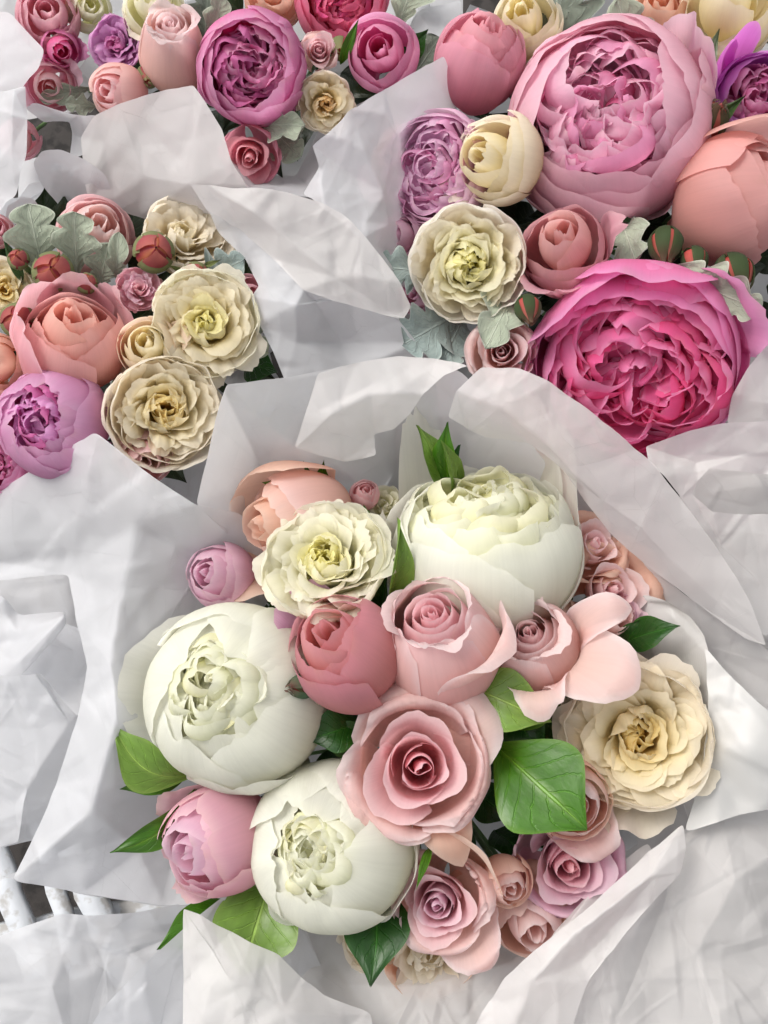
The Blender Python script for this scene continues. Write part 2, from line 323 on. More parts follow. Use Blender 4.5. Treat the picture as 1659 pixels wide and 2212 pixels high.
def spiral_bud(t, R, P_out, P_mid, P_in, n=10, wraps=5, mouth=.60, H=1.0, lip=.12):
    """egg-shaped rose just opening: long smooth outer petals and a small tight spiral in the mouth"""
    a = rng.rand()*6.28
    for i in range(n):
        f = i/(n-1.); r = .04+(mouth*.86-.04)*f; zt = H*(.93-.02*f)+rj(.02)
        pr = [(.03, -.8), (r*1.5+.05, -.2), (r*1.25+.02, .4*H), (r+.01, zt-.14), (r+.02*f, zt-.02), (r+.05*f, zt+.01)]
        petal(t, pr, a, R_(160-70*f), R, mixp(P_in, P_mid, f), 17, 13, spiral=.04, rnd=.12, frill=.03, ffreq=2.5, warp=.03, wav=.03, wfreq=2, base=.7); a += 2.1+rj(.3)
    for i in range(wraps):
        f = i/max(1, wraps-1); m = mouth+.05*f; dz = -.10*f
        pr = [(.06, -1.12), (.68, -.92), (1.0, -.25), (.95, .30), (m+.14, .72*H+dz), (m+.02, .90*H+dz), (m+.06+lip*f, .97*H+dz), (m+.10+lip*1.6*f, .93*H+dz)]
        petal(t, pr, a, R_(86-8*f+rj(8)), R, mixp(P_mid, P_out, .4+.6*f), 21, 19, spiral=.07, rnd=.16, pw=2.4, frill=.025, ffreq=3, warp=.06, wav=.04, base=.5, cusp=.03); a += 2.3+rj(.25)

def garden_rose(t, R, P_out, P_mid, P_in, P_ctr, n=54, outer=8, bowl=.55, frill=.06, dome=.0, hole=.1, ros=1.):
    """quartered old rose: shallow bowl of outer petals filled with short crowded ones"""
    a = rng.rand()*6.28
    for i in range(outer):
        f = i/outer; rr = 1-.12*f
        pr = [(.05, -.8), (.55*rr, -.62), (.92*rr, -.2), (1.0*rr, .10), (.99*rr+.05*rj(1), .27), (.96*rr+.09*rj(1), .36)]
        petal(t, pr, a, R_(48+rj(6)), R, P_out, 15, 14, spiral=.05, rnd=.22, frill=frill, ffreq=3, warp=.05, wav=.05); a += 2.39996
    for i in range(n):
        f = 1-i/n; r = hole+(.80-hole)*f**.85; zt = .34-.30*f*f*ros+dome*(1-f)+rj(.045)
        if f < .42 and rng.rand() < .6: o1, o2 = -.05, -.10-.08*rng.rand()     # the heart: petals folded inward
        else: o1, o2 = (.05+.07*f)*ros, (.08+.20*f*ros)*(1+rj(.4))
        pr = [(r*.25, -.45), (r*.70, -.32), (r*.92, zt-.30), (r+o1*.5, zt-.12), (r+o1+o2*.5, zt-.02), (r+o1+o2, zt-.01-.10*f*ros*rng.rand())]
        c_ = mixp(P_ctr, P_in, min(1, f*2.2)) if f < .45 else mixp(P_in, P_mid, (f-.45)/.55)
        petal(t, pr, a+rj(.3), min(R_(30+rj(9))/max(r, .28)*.62, 1.6), R, c_, 13, 12, spiral=.06, rnd=.26, frill=frill*1.1, ffreq=2.2, warp=.08, wav=.08, wfreq=1.8, base=.6, notch=.05*rng.rand())
        a += 2.39996+rj(.25)

def bud_rose(t, R, P_out, P_in, n=8, sz=1.15, close=158, tear=.05, flip=()):
    """closed bud: broad petals wrapped over each other"""
    a = rng.rand()*6.28
    for i in range(5):
        r = .16+.1*i; pr = [(.05, -.5), (r*.9, -.2), (r*1.1, .35*sz), (r*.75, .80*sz), (r*.5+.02, .90*sz-.05*i)]
        petal(t, pr, a, R_(110), R, P_in, 12, 11, spiral=.05, warp=.04, frill=.06, wav=.04, base=.7); a += 2.1
    for i in range(n):
        f = i/(n-1.); rr = .82+.18*f; cl = close-26*f+rj(6)
        petal(t, sph(rr, cl, sz, lip=(.03, .02)), a, R_(72-8*f+rj(6)), R, mixp(P_in, P_out, .4+.6*f), 17, 17, spiral=.06, rnd=.14, frill=tear, ffreq=3, warp=.045, wav=.04, cusp=.03); a += 2.2
    for (az, ln, wd) in flip:
        pr = [(.1, -.95*sz), (.8, -.6*sz), (1.03, .05), (1.05, .3), (1.2, .45), (1.2+ln, .42)]
        petal(t, pr, az, R_(wd), R, P_out, 13, 15, rnd=.3, warp=.05, wav=.08, frill=.06)

def add_stem(t, p, top_w, foot, r=.0022):         # thin stem from under the flower to the foot of its bouquet
    inv = t.matrix_world.inverted(); pts = []
    a, b = top_w, foot
    for k in range(7):
        s = k/6; q = a.lerp(b, s); q = q+Vector((0, 0, -.02))*math.sin(s*PI); pts.append(q)
    V, Fc = [], []
    for k, q in enumerate(pts):
        for j in range(6):
            an = j*PI/3; V.append(inv @ (q+Vector((math.cos(an)*r, math.sin(an)*r, 0))))
    for k in range(6):
        for j in range(6): Fc.append((k*6+j, k*6+(j+1) % 6, (k+1)*6+(j+1) % 6, (k+1)*6+j))
    new_mesh('stem', [tuple(v) for v in V], Fc, M_STEM, parent=t)

def place(name, label, cat, group, px, py, z, rpx, ax, spin=0., foot=None):
    p = P(px, py, z); R = rpx*scale_at(p)
    view = (CAM-p).normalized(); d = (view + RIGHT*ax[0] + UP*ax[1]).normalized()
    t = thing(name, label, cat, frame(p, d, spin), group)
    bpy.context.view_layer.update() if False else None
    t.matrix_world = frame(p, d, spin)
    if foot is not None: add_stem(t, p, p-d*R*.85, foot)
    return t, R

#--PALETTES--
WHITE = pal('#ecebcc', '#f5f4e4', '#f9f9f0'); WHITE_IN = pal('#e8e6a0', '#f3f3cc', '#f9f9ea'); WHITE_DEEP = pal('#e4de88', '#f2efbc', '#f8f6e0')
CREAM = pal('#f2e0b4', '#f7ebd0', '#faf2e2'); CREAM_IN = pal('#f2de98', '#f8eab8', '#faf1d6'); YEL = pal('#dcae20', '#f0cc50', '#f6e29a')
GCREAM = pal('#eae8b8', '#f5f2d2', '#f8f5e4'); LEMON = pal('#dcd040', '#efe470', '#f8f2ac')
PALEPINK = pal('#e8bca6', '#eecbc2', '#eed2d0', '#f2e0e0'); MIDPINK = pal('#e29c9e', '#e8aeb0', '#ecc2c6', '#f2d6d8'); DEEPROSE = pal('#eaa0a8', '#eeacb4', '#eeb4bc', '#f2c8ce')
PEACH = pal('#eaa88c', '#eebfa8', '#efccb8', '#f2d8c8'); CORAL = pal('#b87070', '#c07e7c', '#bc7c88', '#c48c9a'); CORAL_IN = pal('#d07c6e', '#d48c80', '#c8868c')
LILAC = pal('#dca0b0', '#deb0c2', '#deb8cc', '#e8ccd8'); DUSTY = pal('#d4949a', '#dca2ac', '#dcaab8', '#e8c2c2')
PK_OUT = pal('#dc8aa4', '#e2a6b6', '#e6b6c6', '#eec8d4'); PK_IN = pal('#c05880', '#e094b4', '#eab4cc', '#f2cede'); PK_DEEP = pal('#8c1c3c', '#c05080', '#dc98bc')
HOT_OUT = pal('#d03c8a', '#dd68a4', '#e285bc', '#ea9ccc'); HOT_IN = pal('#c41c68', '#dc4c94', '#e478b0', '#ea98c4'); HOT_DEEP = pal('#8e0444', '#c01c68', '#d85090')
MAG_OUT = pal('#b03474', '#c85c98', '#d080ae', '#dca0c4'); MAG_IN = pal('#901c50', '#bc4884', '#d080ac', '#e0a8c8'); MAG_DEEP = pal('#701040', '#a02c70', '#c468a0')
LILPEONY = pal('#c06a9c', '#cc84ae', '#d296be', '#daaccc')
GREEN = pal('#2c5808', '#40700c', '#688c24'); GREEN_L = pal('#5c7c30', '#6e9038', '#94ac58'); GREEN_D = pal('#163c0c', '#1f4c12', '#356a20')
FELT = pal('#8f9a88', '#a9b29e', '#c6cdbc'); FELT_B = pal('#7f9090', '#9aa8a4', '#bcc8c2'); FELT_D = pal('#5c665c', '#747c70', '#98a094')
#--END--

# ------------------------------------------------------------------ leaves, buds
def leaf_mesh(parent, name, p0, p1, width, c, roll=0., fold=.25, arch=.12, side=0., wide=.45, lobes=0, felt=False, curl=0., wob=.03, nrm=None, tipw=1., label=None):
    """a leaf from p0 to p1 (world points); width = widest half-width in metres; fold = keel; arch lifts the middle"""
    ax = p1-p0; Ln = ax.length; ax.normalize(); n = (nrm or (CAM-p0).normalized()); n = (n-ax*n.dot(ax)).normalized()
    n = Matrix.Rotation(roll, 3, ax) @ n; sx = ax.cross(n)
    nu, nv = (25, 41) if lobes else (13, 21)
    u = np.linspace(-1, 1, nu)[None, :].repeat(nv, 0); v = np.linspace(0, 1, nv)[:, None].repeat(nu, 1)
    s1, s2 = rng.rand(2)*30
    if lobes:
        w_ = (.18+.82*smooth(.05, wide, v))*np.sqrt(np.clip(1-((v-wide)/(1-wide+.0001)*(v > wide))**3, 0, 1))
        lob = np.abs(np.sin(v*PI*lobes*.5+.5+u*.25))
        w_ = w_*(.50+.55*lob**.8)*(1+.12*noise(v*9+s1, u*0+s2, 0))
        w_ = np.maximum(w_, .03)
        y = v + .18*np.abs(u)*w_*(1-v)
    else:
        q = np.clip(v, 0, 1); k = math.log(.5)/math.log(wide)
        w_ = np.sin(PI*q**k)**.9*(1-.42*smooth(.62, 1., v))*tipw; w_ = w_*(1+.04*noise(v*5+s1, u*0+s2, 0)); y = v
        w_ = np.maximum(w_, .012)
    x = u*w_*width
    h = fold*np.abs(x)*1.0 + arch*Ln*np.sin(PI*v*.95) - curl*Ln*v**3 + wob*Ln*(noise(u*1.4+s1, v*2.3+s2, 1)+.5*noise(u*3+s1, v*6, 2)*np.abs(u))
    if lobes: h = h + .05*Ln*np.abs(u)**2*noise(v*7+s1, u, s2) - .06*Ln*(1-np.exp(-np.abs(u)*2))*0
    vein = np.abs(((v*8-np.abs(u)*2.3*(.6 if lobes else 1)) % 1)-.5)                       # raised side veins
    vn = np.exp(-(vein/.11)**2)*smooth(.02, .12, np.abs(u))*(1-smooth(.8, 1, np.abs(u)))
    mid = np.exp(-(u/.07)**2)
    h = h - (.010*Ln*mid if not felt else -.012*Ln*mid) + (.0018 if felt else -.0009)*Ln/.06*.05*vn*8
    yy = y*Ln; sd_ = side*Ln*np.sin(PI*v)
    V = np.array(p0)[None, None]+yy[..., None]*np.array(ax)+(x+sd_)[..., None]*np.array(sx)+h[..., None]*np.array(n)
    pc = np.array(p0); V = V-pc
    b, m_, t_ = c[:3]
    cc = m_*np.ones(V.shape); blot = (.5+.5*noise(u*1.5+s1, v*3+s2, 3))[..., None]
    cc = cc*(1-blot*.5)+b*blot*.5
    k = (np.clip(mid*.5, 0, 1)*(.75 if not felt else .6))[..., None]; cc = cc*(1-k)+t_*k
    ed = smooth(.93, 1, np.abs(u))[..., None]*(.85 if felt else .35); cc = cc*(1-ed)+t_*ed
    if parent:
        inv = parent.matrix_world.inverted(); A = np.array(inv.to_3x3()); V = (V+pc) @ A.T + np.array(inv.translation)
        o = new_mesh(name, V.reshape(-1, 3), grid_faces(nu, nv), M_FELT if felt else M_LEAF, cc.reshape(-1, 3), np.stack([u, v], -1).reshape(-1, 2), parent)
    else:
        o = new_mesh(name, V.reshape(-1, 3), grid_faces(nu, nv), M_FELT if felt else M_LEAF, cc.reshape(-1, 3), np.stack([u, v], -1).reshape(-1, 2), None, Vector(pc))
    if label: o['label'] = label
    return o
def sprig(name, label, cat, group, leaves, foot, felt=False):
    """leaves: dicts with a=(px,py,z) base, b=(px,py,z) tip, w = half width in frame units, and leaf_mesh options"""
    base = P(*leaves[0]['a']); t = thing(name, label, cat, Matrix.Translation(base), group); t.matrix_world = Matrix.Translation(base)
    for L in leaves:
        L = dict(L); a = P(*L.pop('a')); b = P(*L.pop('b')); wd = L.pop('w')*scale_at((a+b)/2); c = L.pop('c')
        leaf_mesh(t, 'leaf', a, b, wd, c, felt=felt, **L)
    if foot is not None: add_stem(t, base, base, foot, .0016)
    return t
def surf_rev(prof, n=20, wob=0.):
    pr = spline(prof, np.linspace(0, 1, 16)); m = len(pr); th = np.linspace(0, 2*PI, n+1)
    r = pr[:, 0][:, None]*(1+wob*noise(np.cos(th)[None]*1.5+5, np.sin(th)[None]*1.5+3, pr[:, 1][:, None]*2)); 
    return np.stack([r*np.cos(th), r*np.sin(th), pr[:, 1][:, None]+0*r], -1), m, n+1
def small_bud(t, R, body, sepal, sep_len=1.0, nsep=5, seed_petal=None, sw=30):
    V, m, n = surf_rev([(.04, -1.0), (.55, -.85), (.93, -.35), (.92, .15), (.58, .85), (.06, 1.3)], 20, .08)
    f = np.linspace(0, 1, m)[:, None, None]; an = np.linspace(0, 10*PI, n)[None, :, None]
    k = smooth(-.2, .6, np.sin(an+f*4)+.6*noise(an*.4, f*3, 2)); c = body[0]*(1-k)+body[1]*k
    new_mesh('bud_body', V.reshape(-1, 3)*R*.93, grid_faces(n, m), M_BUD, c.reshape(-1, 3), np.stack([an[..., 0]/30+0*f[..., 0], f[..., 0]+0*an[..., 0]], -1).reshape(-1, 2), t)
    for i in range(3):
        petal(t, [(.3, -.9), (.91, -.38), (.94, .18), (.62, .88), (.16, 1.3)], i*2.1+rj(.3), R_(50), R, seed_petal or [body[1], body[0], body[1]], 9, 12, spiral=.05, warp=.04, rnd=.3)
    for i in range(nsep):
        a = i*2*PI/nsep+rj(.2)
        petal(t, [(.1, -1.1), (.6, -.98), (1.02, -.35), (1.04, .2), (.8, .75*sep_len), (.42+rj(.12), 1.08*sep_len+.05), (.22+rj(.2), 1.4*sep_len+.1)], a, R_(sw), R, sepal, 7, 14, spiral=0, rnd=0, base=1.0, grow=.1, warp=.03, name='sepal', pw=2, cusp=.0)

# ------------------------------------------------------------------ tissue paper
def _interp(tv, tris, q):
    tv = np.asarray(tv); A = tv[tris[:, 0]]; B = tv[tris[:, 1]]; C = tv[tris[:, 2]]
    d = (B[:, 1]-C[:, 1])*(A[:, 0]-C[:, 0])+(C[:, 0]-B[:, 0])*(A[:, 1]-C[:, 1]); d = np.where(np.abs(d) < 1e-9, 1e-9, d)
    l1 = ((B[:, 1]-C[:, 1])*(q[0]-C[:, 0])+(C[:, 0]-B[:, 0])*(q[1]-C[:, 1]))/d
    l2 = ((C[:, 1]-A[:, 1])*(q[0]-C[:, 0])+(A[:, 0]-C[:, 0])*(q[1]-C[:, 1]))/d
    l3 = 1-l1-l2; m = np.minimum(np.minimum(l1, l2), l3); k = int(np.argmax(m))
    return (l1[k]*A[k, 2]+l2[k]*B[k, 2]+l3[k]*C[k, 2]), m[k] > -1e-6
def _cdt(pts, n_out, ridges):
    n = len(pts); es = [(i, (i+1) % n_out) for i in range(n_out)]+ridges
    r = geometry.delaunay_2d_cdt([Vector((p[0], p[1])) for p in pts], es, [list(range(n_out))], 1, 1e-4)
    vs, fs, ov = r[0], r[2], r[3]
    out = []
    for k, v in enumerate(vs):
        if ov[k]: out.append(list(pts[ov[k][0]]))
        else:
            d = sorted((((v.x-p[0])**2+(v.y-p[1])**2), p[2]) for p in pts)[:2]; a, b = d[0][0]**.5+1e-6, d[1][0]**.5+1e-6
            out.append([v.x, v.y, (d[0][1]/a+d[1][1]/b)/(1/a+1/b)])
    return out, np.array([list(f) for f in fs if len(f) == 3])
def sheet(parent, name, outline, ridges=(), pts=(), facet=(90, .006), seed=1, m=None, smooth_n=2, crinkle=.0006, step=6.5, folds=1.9, big=.0, label=None):
    """a sheet of tissue: outline and fold lines as (x, y, height); facets make the sheet buckle between them"""
    rs = np.random.RandomState(seed); n_out = len(outline)
    base = [list(p) for p in outline]; rid = []
    for line in ridges:
        idx = []
        for p in line: base.append(list(p)); idx.append(len(base)-1)
        rid += list(zip(idx[:-1], idx[1:]))
    for p in pts: base.append(list(p))
    tv, tr = _cdt(base, n_out, rid)
    if facet:
        sp, amp = facet; xs = [p[0] for p in outline]; ys = [p[1] for p in outline]; extra = []
        N = int((max(xs)-min(xs))*(max(ys)-min(ys))/(sp*sp)*1.2)
        for _ in range(N):
            q = (min(xs)+rs.rand()*(max(xs)-min(xs)), min(ys)+rs.rand()*(max(ys)-min(ys)))
            if any((q[0]-p[0])**2+(q[1]-p[1])**2 < (sp*.55)**2 for p in base+extra): continue
            z, ok = _interp(tv, tr, q)
            if ok: extra.append([q[0], q[1], z+amp*.38*(rs.rand()*2-1)])
        tv, tr = _cdt(base+extra, n_out, rid)
    V = [tuple(P(*p)) for p in tv]; PX = [tuple(p[:2]) for p in tv]; T = [tuple(t) for t in tr]
    # split every edge in two until the sheet is fine enough
    for _ in range(6):
        L = [math.dist(PX[a], PX[b]) for t in T for a, b in ((t[0], t[1]), (t[1], t[2]))]
        if np.percentile(L, 80) < step*1.6 or len(T) > 34000: break
        mid = {}; NT = []
        def mp(a, b):
            k = (a, b) if a < b else (b, a)
            if k not in mid:
                mid[k] = len(V); V.append(tuple((x+y)/2 for x, y in zip(V[a], V[b]))); PX.append(((PX[a][0]+PX[b][0])/2, (PX[a][1]+PX[b][1])/2))
            return mid[k]
        for a, b, c in T:
            x, y, z = mp(a, b), mp(b, c), mp(c, a); NT += [(a, x, z), (x, b, y), (z, y, c), (x, y, z)]
        T = NT
    V = np.array(V); T = np.array(T)
    E = np.vstack([T[:, [0, 1]], T[:, [1, 2]], T[:, [2, 0]]]); Es = np.sort(E, 1); key = Es[:, 0]*len(V)+Es[:, 1]
    uq, cnt = np.unique(key, return_counts=True); ue = np.stack([uq//len(V), uq % len(V)], 1); bd = ue[cnt == 1]; isb = np.zeros(len(V), bool); isb[bd.ravel()] = True
    for it in range(smooth_n):
        S = np.zeros_like(V); c = np.zeros(len(V))
        keep = ~(isb[ue[:, 0]] ^ isb[ue[:, 1]])
        for (i, j) in ((0, 1), (1, 0)):
            src, dst = ue[:, i], ue[:, j]; ok = ~isb[dst]
            np.add.at(S, dst[ok], V[src[ok]]); np.add.at(c, dst[ok], 1)
            np.add.at(S, bd[:, j], V[bd[:, i]]); np.add.at(c, bd[:, j], 1)
        V = V*.4+.6*S/np.maximum(c, 1)[:, None]
    s = seed*3.7
    # long straight creases where the sheet had been folded and scrunched
    PXa = np.array(PX); w_, h_ = np.ptp(PXa[:, 0]), np.ptp(PXa[:, 1]); x0, y0 = PXa[:, 0].min(), PXa[:, 1].min()
    main = rs.rand()*PI
    for k in range(int(6+w_*h_/9000*folds)):
        an = main+rs.randn()*.5 + (PI/2 if rs.rand() < .3 else 0); cx, cy = x0+rs.rand()*w_, y0+rs.rand()*h_
        dx, dy = math.cos(an), math.sin(an); X, Y = PXa[:, 0]-cx, PXa[:, 1]-cy; d = -X*dy+Y*dx; l = X*dx+Y*dy
        wd = 7+rs.rand()**2.4*46; ln = 40+rs.rand()*150; one = rs.rand() < .5
        prof = np.maximum(0, 1-np.abs(d)/wd)
        if one: prof = np.where(d > 0, np.exp(-d/(wd*1.6)), np.maximum(0, 1+d/(wd*.45)))
        V[:, 2] += (wd*.000045)*(1 if rs.rand() < .5 else -1)*(.5+rs.rand())*prof*smooth(1., .55, np.abs(l)/ln)
    nz = crinkle*(noise(V[:, 0]*90+s, V[:, 1]*90, V[:, 2]*40)+.0)+crinkle*1.0*noise(V[:, 0]*38+s, V[:, 1]*38+s, V[:, 2]*20)
    rg = (1-np.abs(noise(V[:, 0]*26+s, V[:, 1]*26, s+V[:, 2]*10)))**6
    V[:, 2] += nz + crinkle*1.8*rg*(1 if seed % 2 else -1)
    if big: V[:, 2] += big*noise(V[:, 0]*14+s, V[:, 1]*14, 0)
    if parent is not None: V = V-np.array(parent.location)
    lab = np.arange(len(V))
    for _ in range(400):
        old = lab.copy(); m_ = np.minimum(lab[T[:, 0]], np.minimum(lab[T[:, 1]], lab[T[:, 2]]))
        for q in range(3): np.minimum.at(lab, T[:, q], m_)
        lab = lab[lab]
        if (lab == old).all(): break
    big_ = np.bincount(lab[T[:, 0]]).argmax(); T = T[lab[T[:, 0]] == big_]
    use = np.unique(T); rm = np.zeros(len(V), int); rm[use] = np.arange(len(use)); V = V[use]; T = rm[T]
    nrm = np.cross(V[T[:, 1]]-V[T[:, 0]], V[T[:, 2]]-V[T[:, 0]])
    if nrm[:, 2].sum() < 0: T = T[:, ::-1]
    o = new_mesh(name, V, T, m or M_TISSUE_COOL_LIT, parent=parent)
    if label: o['label'] = label
    return o
def cone(parent, name, ctr_px, rx, ry, ztop, foot, m, seed=1):       # the funnel of tissue under a bouquet
    V, F = [], []; n, k = 64, 14; rs = np.random.RandomState(seed)
    for j in range(k+1):
        s = j/k
        for i in range(n):
            a = i*2*PI/n; fold = 1+.06*math.sin(a*11+seed)*s+.04*math.sin(a*23+seed*2)
            top = P(ctr_px[0]+math.cos(a)*rx*fold, ctr_px[1]+math.sin(a)*ry*fold, ztop+.012*math.sin(a*7+seed))
            q = foot.lerp(top, s**.8); q.z = foot.z+(top.z-foot.z)*s**1.15
            if s < .2: q = foot+(q-foot)*1.0+Vector((math.cos(a), -math.sin(a), 0))*.012
            V.append(tuple(q-parent.location))
    for j in range(k):
        for i in range(n): F.append((j*n+i, j*n+(i+1) % n, (j+1)*n+(i+1) % n, (j+1)*n+i))
    return new_mesh(name, V, F, m, parent=parent)
def wrap(name, label, at, group='tissue paper round the bouquets'):
    p = P(*at); t = thing(name, label, 'tissue paper', Matrix.Translation(p), group); t.location = p; t.matrix_world = Matrix.Translation(p); return t

# table and crate slats
def box(parent, name, a, b, wd, th, m, seed=0):      # a plank from a to b (world points), slightly uneven
    ax = (b-a).normalized(); s = Vector((0, 0, 1)).cross(ax).normalized(); up = ax.cross(s); V, F = [], []
    nseg = 12
    for k in range(nseg+1):
        q = a.lerp(b, k/nseg); e = .0012*math.sin(k*2.1+seed)
        for (x, y) in ((-1, -1), (-.9, 1), (.9, 1), (1, -1)): V.append(tuple(q+s*(x*wd/2+e)+up*(y*th/2)))
    for k in range(nseg):
        for j in range(4): F.append((k*4+j, k*4+(j+1) % 4, (k+1)*4+(j+1) % 4, (k+1)*4+j))
    F += [(0, 3, 2, 1), (nseg*4, nseg*4+1, nseg*4+2, nseg*4+3)]
    o = new_mesh(name, V, F, m, sm=False, parent=parent); return o
g = 1.2
gv = [(x, y, .01*float(noise(x*9, y*9, 0))) for y in np.linspace(-g, g, 60) for x in np.linspace(-g, g, 60)]
o = new_mesh('ground', gv, grid_faces(60, 60), M_DARK); o['kind'] = 'structure'
FOOT_F = P(880, 1600, .10); FOOT_F.z = .04; FOOT_R = P(1330, 470, .10); FOOT_R.z = .04
FOOT_L = P(230, 720, .10); FOOT_L.z = .04; FOOT_T = P(590, 120, .10); FOOT_T.z = .04; FOOT_U = P(90, 80, .10); FOOT_U.z = .04
cr = thing('crate', 'white painted crate slats with chipped paint under the tissue at lower left', 'crate', Matrix.Translation((-.2, -.2, .1)))
cr.matrix_world = Matrix.Translation((-.2, -.2, .1)); off = Vector((.2, .2, -.1))
for k, (a, b, wd) in enumerate([((-100, 1590), (85, 2110), .020), ((30, 1560), (170, 2110), .014), ((150, 1830), (275, 2120), .022), ((-260, 1690), (-20, 2220), .024)]):
    box(cr, 'slat', P(a[0], a[1], .15)+off, P(b[0], b[1], .15)+off, wd, .008, M_SLAT, k)
box(cr, 'crossbar', P(-250, 2080, .13)+off, P(520, 1930, .13)+off, .026, .010, M_SLAT, 7)
box(cr, 'crossbar', P(-250, 1640, .13)+off, P(500, 1500, .13)+off, .026, .010, M_SLAT, 8)

# --- wrap of the front bouquet
wf = wrap('tissue_wrap', 'big loose white tissue wrap folded round the front bouquet of white peonies', (880, 1600, .22))
cone(wf, 'inner_funnel', (880, 1600), 500, 540, .235, FOOT_F, M_TISSUE_COOL_LIT, 3)
sheet(wf, 'paper_fold', [(-80, 1110, .29), (60, 1020, .315), (125, 980, .335), (205, 932, .36), (330, 1030, .36), (425, 1092, .355), (520, 1110, .32), (620, 1230, .28), (560, 1330, .255), (480, 1500, .24), (480, 1700, .23), (520, 1880, .235), (560, 1935, .245),
      (470, 1953, .27), (350, 1957, .28), (180, 1930, .29), (30, 1900, .305), (62, 1830, .305), (100, 1750, .31), (140, 1640, .315), (168, 1550, .32), (190, 1440, .325), (165, 1340, .32), (150, 1240, .30), (-80, 1260, .27)],
      ridges=[[(205, 932, .36), (180, 1060, .335), (150, 1240, .30)], [(210, 940, .36), (290, 1130, .335), (260, 1300, .33), (240, 1430, .34)], [(190, 1440, .325), (250, 1560, .345), (200, 1750, .33), (30, 1900, .305)],
              [(240, 1430, .34), (330, 1400, .31), (440, 1210, .30), (425, 1092, .355)], [(290, 1560, .33), (330, 1700, .28), (300, 1840, .29)]], facet=(120, .006), seed=5)
sheet(wf, 'paper_fold', [(0, 1895, .30), (30, 1902, .303), (180, 1932, .286), (350, 1959, .276), (470, 1955, .266), (560, 1940, .24), (640, 1900, .23), (560, 1750, .22), (300, 1800, .25)], facet=(90, .004), seed=8)
sheet(wf, 'paper_fold', [(425, 1092, .353), (450, 980, .372), (470, 900, .385), (490, 828, .395), (560, 822, .385), (630, 815, .378), (740, 790, .370), (860, 772, .366), (930, 776, .37), (990, 800, .38), (1100, 900, .36), (1180, 1000, .33), (1150, 1080, .29),
      (1000, 1080, .25), (820, 1080, .245), (700, 1080, .25), (600, 1130, .26), (520, 1180, .29)],
      ridges=[[(490, 828, .395), (570, 915, .365), (640, 965, .345)], [(485, 850, .39), (560, 1000, .31), (560, 1100, .285)], [(640, 965, .345), (720, 1000, .315), (810, 1080, .26)]], facet=(110, .006), seed=11)
sheet(wf, 'paper_fold', [(636, 966, .352), (660, 890, .368), (686, 805, .382), (770, 782, .378), (860, 768, .374), (940, 774, .378), (1012, 790, .385), (960, 812, .378), (915, 850, .37), (885, 895, .36), (850, 925, .352), (808, 936, .345), (812, 985, .335), (745, 998, .335), (690, 985, .342)],
      ridges=[[(686, 805, .382), (720, 890, .372), (640, 966, .352)], [(860, 768, .374), (800, 850, .375), (808, 936, .345)]], facet=(80, .006), seed=12, m=M_TISSUE_WARM_LIT)
sheet(wf, 'paper_fold', [(968, 900, .365), (985, 845, .378), (1040, 792, .39), (1120, 795, .40), (1190, 825, .41), (1250, 868, .412), (1310, 915, .412), (1400, 992, .40), (1470, 1075, .388), (1560, 1200, .372), (1620, 1300, .36), (1655, 1395, .345), (1610, 1380, .34), (1500, 1300, .335), (1400, 1225, .33),
      (1320, 1155, .335), (1272, 1095, .34), (1225, 1020, .345), (1140, 955, .345), (1050, 945, .345), (1010, 925, .35)],
      ridges=[[(1040, 792, .39), (1080, 880, .385), (1180, 960, .375), (1300, 1080, .36), (1440, 1200, .35), (1655, 1395, .345)], [(1120, 795, .40), (1080, 880, .385), (1010, 935, .35)]], facet=(90, .007), seed=13, m=M_TISSUE_WARM_LIT)
sheet(wf, 'paper_fold', [(1000, 935, .27), (1100, 950, .275), (1220, 1010, .29), (1330, 1160, .31), (1500, 1300, .33), (1640, 1390, .33), (1740, 1480, .32), (1740, 1760, .29), (1500, 1800, .26), (1380, 1500, .235), (1200, 1200, .24), (1050, 1080, .25)],
      ridges=[[(1330, 1160, .325), (1420, 1300, .30), (1520, 1400, .31), (1580, 1700, .29)]], facet=(100, .006), seed=15, m=M_TISSUE_WARM_LIT)
sheet(wf, 'paper_fold', [(1475, 1778, .35), (1482, 1830, .352), (1470, 1885, .35), (1400, 1960, .35), (1330, 2040, .352), (1270, 2120, .352), (1215, 2290, .35), (980, 2290, .36), (1040, 2190, .362), (1090, 2110, .362), (1180, 2035, .36), (1280, 1950, .358), (1370, 1870, .355)],
      ridges=[[(1475, 1778, .35), (1410, 1890, .362), (1250, 2010, .368), (1150, 2120, .368), (1080, 2290, .365)], [(1410, 1900, .358), (1330, 1990, .345), (1250, 2080, .35)]], facet=(70, .004), seed=17, m=M_TISSUE_WARM_LIT, smooth_n=4)
sheet(wf, 'paper_fold', [(1440, 1830, .335), (1480, 1790, .335), (1560, 1765, .33), (1740, 1730, .32), (1740, 2290, .30), (1170, 2290, .335), (1240, 2120, .34), (1310, 2020, .34)],
      ridges=[[(1540, 1768, .33), (1590, 1900, .345), (1650, 2010, .33), (1740, 2100, .32)], [(1480, 1800, .33), (1430, 1960, .312), (1340, 2180, .33), (1320, 2290, .33)], [(1590, 1900, .345), (1500, 2060, .32), (1560, 2290, .325)]], facet=(100, .007), seed=19, m=M_TISSUE_WARM_LIT)
sheet(wf, 'paper_fold', [(1120, 2290, .33), (1150, 2150, .33), (1190, 2020, .33), (1300, 1900, .325), (1400, 1820, .32), (1440, 1900, .32), (1350, 2060, .325), (1290, 2290, .325)], ridges=[[(1230, 1990, .34), (1200, 2140, .335), (1180, 2290, .335)]], facet=(60, .005), seed=20, m=M_TISSUE_WARM_LIT)
